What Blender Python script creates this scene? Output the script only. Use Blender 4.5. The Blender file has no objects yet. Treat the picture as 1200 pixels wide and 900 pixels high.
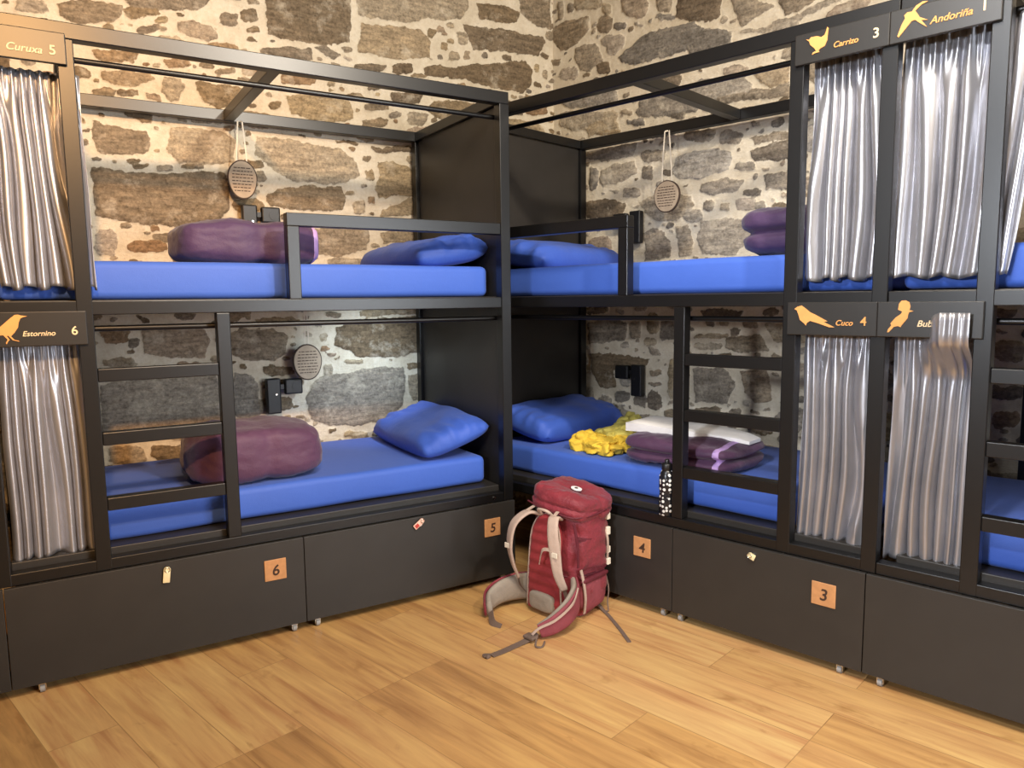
import bpy, bmesh, math, random
import numpy as np
from mathutils import Vector, Matrix, noise
sc = bpy.context.scene
C = sc.collection
PI = math.pi
random.seed(7)

# ---------------------------------------------------------------- frames
ANG = .2624
SA, CA = math.sin(ANG), math.cos(ANG)
B0 = .3667
FL = Matrix.Identity(4)                                   # left bunk row: local x along the wall, y into the wall
FR = Matrix.Translation((.0908 - B0 * SA, .1259 + B0 * CA, 0)) @ Matrix.Rotation(ANG - PI / 2, 4, 'Z')
LEN = 2.085                                               # one bunk module

# ---------------------------------------------------------------- materials
def srgb(r, g, b):
    f = lambda c: c / 12.92 if c <= .04045 else ((c + .055) / 1.055) ** 2.4
    return (f(r / 255), f(g / 255), f(b / 255), 1)

class NT:
    def __init__(self, name):
        self.m = bpy.data.materials.new(name); self.m.use_nodes = True
        self.t = self.m.node_tree; self.n = self.t.nodes; self.b = self.n['Principled BSDF']
    def node(self, typ, **kw):
        o = self.n.new(typ)
        for k, v in kw.items():
            if k.startswith('i_'):
                key = k[2:]
                key = int(key) if key.isdigit() else key.replace('_', ' ')
                o.inputs[key].default_value = v
            else: setattr(o, k, v)
        return o
    def link(self, a, b): self.t.links.new(a, b)
    def ramp(self, src, stops):
        r = self.n.new('ShaderNodeValToRGB'); e = r.color_ramp.elements
        while len(e) < len(stops): e.new(.5)
        for el, (p, c) in zip(e, stops): el.position = p; el.color = c
        self.link(src, r.inputs[0]); return r.outputs[0]
    def mix(self, fac, a, b, typ='MIX'):
        m = self.n.new('ShaderNodeMix'); m.data_type = 'RGBA'; m.blend_type = typ
        for s, v in ((m.inputs[0], fac), (m.inputs[6], a), (m.inputs[7], b)):
            if isinstance(v, (int, float, tuple)): s.default_value = v
            else: self.link(v, s)
        return m.outputs[2]
    def math(self, op, a, b=0.0):
        m = self.n.new('ShaderNodeMath'); m.operation = op
        for s, v in zip(m.inputs, (a, b)):
            if isinstance(v, (int, float)): s.default_value = v
            else: self.link(v, s)
        return m.outputs[0]
    def noise(self, scale, detail=4, vec=None, rough=.55):
        x = self.node('ShaderNodeTexNoise'); x.inputs['Scale'].default_value = scale
        x.inputs['Detail'].default_value = detail; x.inputs['Roughness'].default_value = rough
        if vec is not None: self.link(vec, x.inputs['Vector'])
        return x.outputs['Fac']
    def obj(self, scale=None):
        c = self.node('ShaderNodeTexCoord').outputs['Object']
        if scale is None: return c
        mp = self.node('ShaderNodeMapping'); mp.inputs['Scale'].default_value = scale
        self.link(c, mp.inputs['Vector']); return mp.outputs[0]
    def bump(self, h, strength=.3, dist=.01):
        b = self.node('ShaderNodeBump'); b.inputs['Strength'].default_value = strength
        b.inputs['Distance'].default_value = dist
        self.link(h, b.inputs['Height']); self.link(b.outputs[0], self.b.inputs['Normal'])

def fabric(name, col, rough=.85, var=.12, bump=.25, scale=6, sheen=0.0, fine=300):
    k = NT(name); v = k.obj()
    n1 = k.noise(scale, 5, v)
    d = tuple(c * (1 - var) for c in col[:3]) + (1,); l = tuple(min(1, c * (1 + var)) for c in col[:3]) + (1,)
    k.link(k.ramp(n1, [(.3, d), (.7, l)]), k.b.inputs['Base Color'])
    k.b.inputs['Roughness'].default_value = rough
    if sheen: k.b.inputs['Sheen Weight'].default_value = sheen
    k.bump(k.math('ADD', k.noise(scale * 3.5, 4, v), k.math('MULTIPLY', k.noise(fine, 2, v), .15)), bump, .012)
    return k.m

def plain(name, col, rough=.5, metal=0.0, var=.06, scale=20, bump=0.0, spec=.5):
    k = NT(name); v = k.obj(); n1 = k.noise(scale, 4, v)
    d = tuple(c * (1 - var) for c in col[:3]) + (1,); l = tuple(min(1, c * (1 + var)) for c in col[:3]) + (1,)
    k.link(k.ramp(n1, [(.3, d), (.7, l)]), k.b.inputs['Base Color'])
    k.b.inputs['Roughness'].default_value = rough; k.b.inputs['Metallic'].default_value = metal
    k.b.inputs['Specular IOR Level'].default_value = spec
    if bump: k.bump(k.noise(scale * 8, 3, v), bump, .003)
    return k.m

M = {}
M['steel'] = plain('black_powder_coat', srgb(17, 16, 16), .34, 0, .1, 30, .03, .5)
M['board'] = plain('black_laminate_board', srgb(44, 41, 38), .45, 0, .08, 9, .06, .5)
M['sign'] = plain('charcoal_sign_board', srgb(38, 36, 34), .36, 0, .06, 14, .03, .55)
M['tan'] = plain('tan_print', srgb(214, 152, 84), .6, 0, .06, 30)
M['letter'] = plain('pale_lettering', srgb(226, 200, 160), .6, 0, .03, 30)
M['wood'] = plain('light_wood_plate', srgb(192, 138, 90), .55, 0, .12, 40)
M['ink'] = plain('dark_engraving', srgb(62, 40, 26), .7)
M['chrome'] = plain('chrome', srgb(215, 213, 208), .22, 1, .03, 60)
M['rubber'] = plain('grey_rubber', srgb(150, 148, 145), .6)
M['plastic'] = plain('black_plastic', srgb(24, 23, 24), .42, 0, .05, 20)
M['tagcream'] = plain('cream_plastic', srgb(232, 214, 168), .45)
M['tagpink'] = plain('pale_pink_plastic', srgb(238, 190, 170), .45)
M['tagred'] = plain('red_print', srgb(190, 60, 50), .5)
M['blue'] = fabric('blue_fitted_sheet', srgb(60, 98, 194), .66, .05, .22, 2.5, .1)
M['pillow'] = fabric('blue_pillowcase', srgb(56, 93, 192), .62, .05, .3, 5, .1)
M['purple'] = fabric('purple_quilt', srgb(68, 46, 84), .62, .1, .35, 7, .2)
M['plum'] = fabric('plum_quilt', srgb(82, 50, 80), .62, .1, .35, 7, .2)
M['lilac'] = fabric('lilac_trim', srgb(200, 165, 225), .6, .05, .2, 10)
M['yellow'] = fabric('yellow_cotton', srgb(228, 190, 62), .85, .1, .35, 12)
M['lime'] = fabric('olive_yellow_cotton', srgb(205, 190, 95), .85, .1, .35, 12)
M['white'] = fabric('white_cotton', srgb(236, 232, 230), .85, .03, .25, 12)
M['maroon'] = fabric('maroon_nylon', srgb(126, 32, 44), .6, .22, .6, 9, .15, 220)
M['redmesh'] = fabric('red_mesh_padding', srgb(146, 40, 44), .8, .1, .3, 14, .1, 160)
M['darkmaroon'] = fabric('dark_maroon_nylon', srgb(96, 28, 40), .62, .12, .4, 10)
M['pinkmesh'] = fabric('dusty_pink_mesh', srgb(138, 62, 70), .8, .12, .3, 14)
M['cream'] = fabric('cream_webbing', srgb(182, 158, 142), .8, .08, .2, 20)
M['greige'] = fabric('grey_beige_padding', srgb(150, 138, 124), .85, .1, .3, 12)
M['webbing'] = fabric('grey_webbing', srgb(112, 92, 80), .8, .1, .2, 30)
M['ribbon'] = fabric('white_ribbon', srgb(228, 216, 196), .8, .04, .1, 30)
M['disc'] = plain('pale_wood_disc', srgb(178, 158, 134), .65, 0, .14, 18)
M['discrim'] = plain('bark_rim', srgb(70, 54, 44), .8, 0, .2, 40)

def satin():
    k = NT('silver_satin_curtain'); v = k.obj()
    n = k.noise(5, 3, v)
    k.link(k.ramp(n, [(.3, srgb(172, 172, 178)), (.7, srgb(190, 190, 196))]), k.b.inputs['Base Color'])
    k.b.inputs['Metallic'].default_value = .75
    k.b.inputs['Roughness'].default_value = .36
    k.bump(k.math('ADD', k.noise(14, 3, k.obj((1, 1, .25))), k.math('MULTIPLY', k.noise(420, 1, v), .03)), .07, .01)
    return k.m
M['satin'] = satin()

def bottle_mat():
    k = NT('dotted_bottle'); v = k.obj()
    vo = k.node('ShaderNodeTexVoronoi'); vo.inputs['Scale'].default_value = 52
    vo.inputs['Randomness'].default_value = .45
    k.link(v, vo.inputs['Vector'])
    k.link(k.ramp(vo.outputs['Distance'], [(.30, srgb(226, 224, 220)), (.38, srgb(26, 26, 30))]), k.b.inputs['Base Color'])
    k.b.inputs['Roughness'].default_value = .25
    return k.m
M['bottle'] = bottle_mat()

def stone_mat():
    k = NT('rubble_stone_and_lime_mortar'); v = k.obj()
    at = k.node('ShaderNodeAttribute', attribute_name='stone')
    sep = k.node('ShaderNodeSeparateColor'); k.link(at.outputs['Color'], sep.inputs[0])
    mask, tone, warm = sep.outputs
    big = k.noise(9, 6, v, .65); fine = k.noise(70, 5, v, .7); streak = k.noise(14, 5, k.obj((.7, .7, 3.2)), .65)
    a = k.ramp(tone, [(0, srgb(112, 96, 76)), (.45, srgb(142, 124, 98)), (.8, srgb(168, 150, 120)), (1, srgb(138, 110, 84))])
    g = k.ramp(tone, [(0, srgb(118, 112, 104)), (.5, srgb(154, 147, 137)), (1, srgb(180, 172, 160))])
    st = k.mix(warm, g, a)
    st = k.mix(.75, st, k.ramp(streak, [(.28, (.22, .21, .2, 1)), (.5, (.5, .5, .5, 1)), (.72, (.82, .8, .77, 1))]), 'OVERLAY')
    st = k.mix(.55, st, k.ramp(fine, [(.3, (.15, .15, .15, 1)), (.7, (.85, .84, .82, 1))]), 'OVERLAY')
    mo = k.ramp(big, [(.3, srgb(204, 190, 166)), (.65, srgb(226, 214, 192))])
    mo = k.mix(.3, mo, k.ramp(fine, [(.3, (.3, .3, .3, 1)), (.7, (.75, .74, .72, 1))]), 'OVERLAY')
    pit = k.noise(38, 4, v, .6)
    st = k.mix(.6, st, k.ramp(pit, [(.30, (.42, .38, .34, 1)), (.46, (1, 1, 1, 1))]), 'MULTIPLY')
    mo = k.mix(.5, mo, k.ramp(pit, [(.24, (.45, .38, .3, 1)), (.36, (1, 1, 1, 1))]), 'MULTIPLY')
    smear = k.ramp(k.noise(7, 6, v, .7), [(.54, (0, 0, 0, 1)), (.72, (.7, .7, .7, 1))])
    st = k.mix(smear, st, mo)
    edge = k.math('ADD', mask, k.math('MULTIPLY', k.math('SUBTRACT', k.noise(48, 4, v, .65), .5), 1.5))
    mr = k.node('ShaderNodeMapRange'); mr.inputs['From Min'].default_value = .34; mr.inputs['From Max'].default_value = .66
    k.link(edge, mr.inputs['Value'])
    k.link(k.mix(mr.outputs[0], mo, st), k.b.inputs['Base Color'])
    k.b.inputs['Roughness'].default_value = .92
    k.b.inputs['Specular IOR Level'].default_value = .2
    h = k.math('ADD', k.math('MULTIPLY', fine, .5), streak)
    k.bump(h, .55, .012)
    return k.m
M['stone'] = stone_mat()

def floor_mat():
    k = NT('oak_laminate_planks')
    c = k.node('ShaderNodeTexCoord').outputs['Object']
    mp = k.node('ShaderNodeMapping'); mp.inputs['Location'].default_value = (.41, .70 + .2065 * 40, 0)
    k.link(c, mp.inputs['Vector']); v = mp.outputs[0]
    br = k.node('ShaderNodeTexBrick'); br.offset = .37; br.offset_frequency = 3; br.squash = 1
    k.link(v, br.inputs['Vector'])
    for nm, val in (('Scale', 1), ('Mortar Size', .0016), ('Mortar Smooth', .2), ('Bias', 0), ('Brick Width', 1.25), ('Row Height', .2065)):
        br.inputs[nm].default_value = val
    br.inputs['Color1'].default_value = (0, 0, 0, 1); br.inputs['Color2'].default_value = (1, 1, 1, 1)
    br.inputs['Mortar'].default_value = (.5, .5, .5, 1)
    seed = k.math('MULTIPLY', br.outputs['Color'], 37)
    def n4(sx, sy, scale, detail, rough=.6):
        m2 = k.node('ShaderNodeMapping'); m2.inputs['Scale'].default_value = (sx, sy, 1); k.link(v, m2.inputs['Vector'])
        x = k.node('ShaderNodeTexNoise', noise_dimensions='4D'); x.inputs['Scale'].default_value = scale
        x.inputs['Detail'].default_value = detail; x.inputs['Roughness'].default_value = rough
        x.inputs['Distortion'].default_value = .6
        k.link(m2.outputs[0], x.inputs['Vector']); k.link(seed, x.inputs['W']); return x.outputs['Fac']
    grain = n4(1.2, 16, 1.6, 7); broad = n4(.9, 4, 1.3, 3); knots = n4(2.2, 5, 1.5, 4)
    base = k.ramp(br.outputs['Color'], [(0, srgb(190, 144, 88)), (.5, srgb(200, 154, 97)), (1, srgb(209, 165, 110))])
    base = k.mix(.75, base, k.ramp(grain, [(.26, (.2, .18, .16, 1)), (.5, (.5, .5, .5, 1)), (.74, (.74, .74, .72, 1))]), 'OVERLAY')
    base = k.mix(.42, base, k.ramp(broad, [(.28, (.3, .27, .25, 1)), (.7, (.68, .68, .66, 1))]), 'OVERLAY')
    base = k.mix(.75, base, k.ramp(knots, [(.27, (.5, .38, .26, 1)), (.4, (1, 1, 1, 1))]), 'MULTIPLY')
    base = k.mix(.5, base, k.ramp(n4(5, 9, 1.7, 5), [(.25, (.45, .34, .24, 1)), (.34, (1, 1, 1, 1))]), 'MULTIPLY')
    base = k.mix(k.math('MULTIPLY', br.outputs['Fac'], .4), base, srgb(96, 62, 34))
    k.link(base, k.b.inputs['Base Color'])
    k.b.inputs['Roughness'].default_value = .42
    k.bump(k.math('SUBTRACT', k.math('MULTIPLY', grain, .25), br.outputs['Fac']), .12, .003)
    return k.m
M['floor'] = floor_mat()
M['plaster'] = plain('cream_plaster', srgb(158, 146, 128), .9, 0, .04, 6)
M['ceil'] = plain('white_ceiling_paint', srgb(160, 145, 124), .9, 0, .03, 5)

# ---------------------------------------------------------------- mesh helpers
def box(bm, x0, x1, y0, y1, z0, z1):
    x0, x1 = min(x0, x1), max(x0, x1)
    vs = [bm.verts.new(p) for p in ((x0, y0, z0), (x1, y0, z0), (x1, y1, z0), (x0, y1, z0), (x0, y0, z1), (x1, y0, z1), (x1, y1, z1), (x0, y1, z1))]
    for f in ((0, 3, 2, 1), (4, 5, 6, 7), (0, 1, 5, 4), (1, 2, 6, 5), (2, 3, 7, 6), (3, 0, 4, 7)): bm.faces.new([vs[i] for i in f])
    return vs

def bevel(bm, w, seg=2):
    bmesh.ops.bevel(bm, geom=list(bm.edges), offset=w, segments=seg, affect='EDGES', profile=.5)

def rbox(x0, x1, y0, y1, z0, z1, r=.003, seg=2):
    bm = bmesh.new(); box(bm, x0, x1, y0, y1, z0, z1); bevel(bm, r, seg); return bm

def obj(name, bm, mat, parent=None, smooth=None, mods=None):
    me = bpy.data.meshes.new(name)
    if isinstance(bm, bpy.types.Mesh): me = bm; me.name = name
    else:
        bmesh.ops.recalc_face_normals(bm, faces=bm.faces); bm.to_mesh(me); bm.free()
    me.materials.clear(); me.materials.append(mat)
    o = bpy.data.objects.new(name, me); C.objects.link(o)
    if parent: o.parent = parent
    if smooth is not None:
        me.polygons.foreach_set('use_smooth', [True] * len(me.polygons))
        if smooth < 179: me.set_sharp_from_angle(angle=math.radians(smooth))
    return o

def tag(o, label, cat, group=None):
    o['label'] = label; o['category'] = cat
    if group: o['group'] = group
    return o

def place(o, frame, x, w, z, rz=0, extra=None):
    o.matrix_world = frame @ Matrix.Translation((x, w, z)) @ Matrix.Rotation(rz, 4, 'Z') @ (extra or Matrix.Identity(4))
    return o

def thing(name, label, cat, frame, x, w, z, group=None, rz=0):
    o = bpy.data.objects.new(name, None); C.objects.link(o); o.empty_display_size = .1
    place(o, frame, x, w, z, rz); return tag(o, label, cat, group)

def catmull(pts, n=8):
    P = [Vector(p) for p in pts]; out = []
    for i in range(len(P) - 1):
        a, b, c, d = P[max(i - 1, 0)], P[i], P[i + 1], P[min(i + 2, len(P) - 1)]
        for j in range(n):
            t = j / n
            out.append(.5 * (2 * b + (c - a) * t + (2 * a - 5 * b + 4 * c - d) * t * t + (3 * b - a - 3 * c + d) * t ** 3))
    out.append(P[-1]); return out

def tube(bm, pts, r, seg=10, smooth=0, cap=True):
    P = catmull(pts, smooth) if smooth else [Vector(p) for p in pts]
    rings = []; up = None
    for i, p in enumerate(P):
        t = (P[min(i + 1, len(P) - 1)] - P[max(i - 1, 0)]).normalized()
        if up is None: up = Vector((0, 0, 1)) if abs(t.z) < .9 else Vector((1, 0, 0))
        s = t.cross(up).normalized(); up = s.cross(t).normalized()
        rr = r(i / (len(P) - 1)) if callable(r) else r
        rings.append([bm.verts.new(p + s * math.cos(2 * PI * k / seg) * rr + up * math.sin(2 * PI * k / seg) * rr) for k in range(seg)])
    for a, b in zip(rings, rings[1:]):
        for k in range(seg): bm.faces.new((a[k], a[(k + 1) % seg], b[(k + 1) % seg], b[k]))
    if cap: bm.faces.new(rings[0][::-1]); bm.faces.new(rings[-1])

def ribbon(bm, pts, width, thick, wdir, n=8, taper=None, pad=False):
    """strap: a flat band swept along pts; wdir = direction(s) of its width"""
    P = catmull(pts, n); N = len(P); rings = []
    for i, p in enumerate(P):
        t = (P[min(i + 1, N - 1)] - P[max(i - 1, 0)]).normalized(); u = i / (N - 1)
        if isinstance(wdir[0], (tuple, list)):
            q = u * (len(wdir) - 1); j = min(int(q), len(wdir) - 2); f = q - j
            wd = Vector(wdir[j]).lerp(Vector(wdir[j + 1]), f)
        else: wd = Vector(wdir)
        wd = (wd - t * wd.dot(t)).normalized(); nn = t.cross(wd)
        hw = width / 2 * (taper(u) if taper else 1); ht = thick / 2
        if pad: prof = [(-1, .35), (-.8, .9), (-.4, 1), (.4, 1), (.8, .9), (1, .35), (1, -.35), (.8, -.9), (.4, -1), (-.4, -1), (-.8, -.9), (-1, -.35)]
        else: prof = [(-1, 1), (1, 1), (1, -1), (-1, -1)]
        rings.append([bm.verts.new(p + wd * hw * a + nn * ht * b) for a, b in prof])
    k = len(rings[0])
    for a, b in zip(rings, rings[1:]):
        for j in range(k): bm.faces.new((a[j], a[(j + 1) % k], b[(j + 1) % k], b[j]))
    bm.faces.new(rings[0][::-1]); bm.faces.new(rings[-1])

def cyl(bm, p, axis, r, h, seg=20):
    a = Vector(axis).normalized(); p = Vector(p); tube(bm, [p - a * h / 2, p + a * h / 2], r, seg)

def prism(bm, poly, y0, y1):
    """polygon in the x-z plane given thickness along y"""
    a = [bm.verts.new((x, y0, z)) for x, z in poly]; b = [bm.verts.new((x, y1, z)) for x, z in poly]
    n = len(poly)
    bm.faces.new(a); bm.faces.new(b[::-1]); bm.normal_update()
    for i in range(n): bm.faces.new((a[i], b[i], b[(i + 1) % n], a[(i + 1) % n]))
    bm.normal_update(); bmesh.ops.triangulate(bm, faces=[f for f in bm.faces if len(f.verts) > 4], ngon_method='EAR_CLIP')

def lathe(bm, prof, seg=28, c=(0, 0)):
    rings = [[bm.verts.new((c[0] + r * math.cos(2 * PI * k / seg), c[1] + r * math.sin(2 * PI * k / seg), z)) for k in range(seg)] for r, z in prof]
    for a, b in zip(rings, rings[1:]):
        for k in range(seg): bm.faces.new((a[k], a[(k + 1) % seg], b[(k + 1) % seg], b[k]))
    bm.faces.new(rings[0][::-1]); bm.faces.new(rings[-1])

def text_mesh(s, size, x, y, z, align='LEFT', shear=0.0, ext=.0012, tilt=0.0, back=False):
    cu = bpy.data.curves.new('lettering', 'FONT'); cu.body = s; cu.size = size; cu.extrude = ext
    cu.align_x = align; cu.shear = shear; cu.offset = size * .012
    o = bpy.data.objects.new('lettering', cu); C.objects.link(o)
    bpy.context.view_layer.update()
    me = bpy.data.meshes.new_from_object(o.evaluated_get(bpy.context.evaluated_depsgraph_get()))
    bpy.data.objects.remove(o); bpy.data.curves.remove(cu)
    me.transform(Matrix.Translation((x, y, z)) @ Matrix.Rotation(tilt, 4, 'Y') @ Matrix.Rotation(PI / 2, 4, 'X'))
    return me

def nz(x, y, z): return noise.noise(Vector((x, y, z)))

def superell(bm, sx, sy, sz, p=4, n=14, seed=0, amp=.006, freq=9, fine=.002, crease=None, flatbottom=False, smin=None, smax=None):
    """puffy rounded block, centred, half sizes sx sy sz; optionally only the slice smin<x/sx<smax"""
    b2 = bmesh.new(); bmesh.ops.create_cube(b2, size=2)
    bmesh.ops.subdivide_edges(b2, edges=list(b2.edges), cuts=n, use_grid_fill=True)
    for v in b2.verts:
        d = v.co.copy(); l = (abs(d.x) ** p + abs(d.y) ** p + abs(d.z) ** p) ** (1 / p); d /= l
        q = Vector((d.x * sx, d.y * sy, d.z * sz))
        if crease: q *= crease(d)
        nn = Vector((d.x / sx, d.y / sy, d.z / sz)).normalized()
        q += nn * (amp * nz(q.x * freq + seed, q.y * freq, q.z * freq) + fine * nz(q.x * 40 + seed, q.y * 40, q.z * 40))
        if flatbottom and q.z < -sz * .93: q.z = -sz * .93 + (q.z + sz * .93) * .1
        v.co = q
    if smin is not None:
        geom = list(b2.verts) + list(b2.edges) + list(b2.faces)
        bmesh.ops.bisect_plane(b2, geom=geom, plane_co=(smin * sx, 0, 0), plane_no=(1, 0, 0), clear_inner=True)
        geom = list(b2.verts) + list(b2.edges) + list(b2.faces)
        bmesh.ops.bisect_plane(b2, geom=geom, plane_co=(smax * sx, 0, 0), plane_no=(1, 0, 0), clear_outer=True)
        ed = [e for e in b2.edges if e.is_boundary]
        if ed: bmesh.ops.holes_fill(b2, edges=ed)
    me = bpy.data.meshes.new('tmp'); b2.to_mesh(me); b2.free(); bm.from_mesh(me); bpy.data.meshes.remove(me)
    return bm
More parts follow.
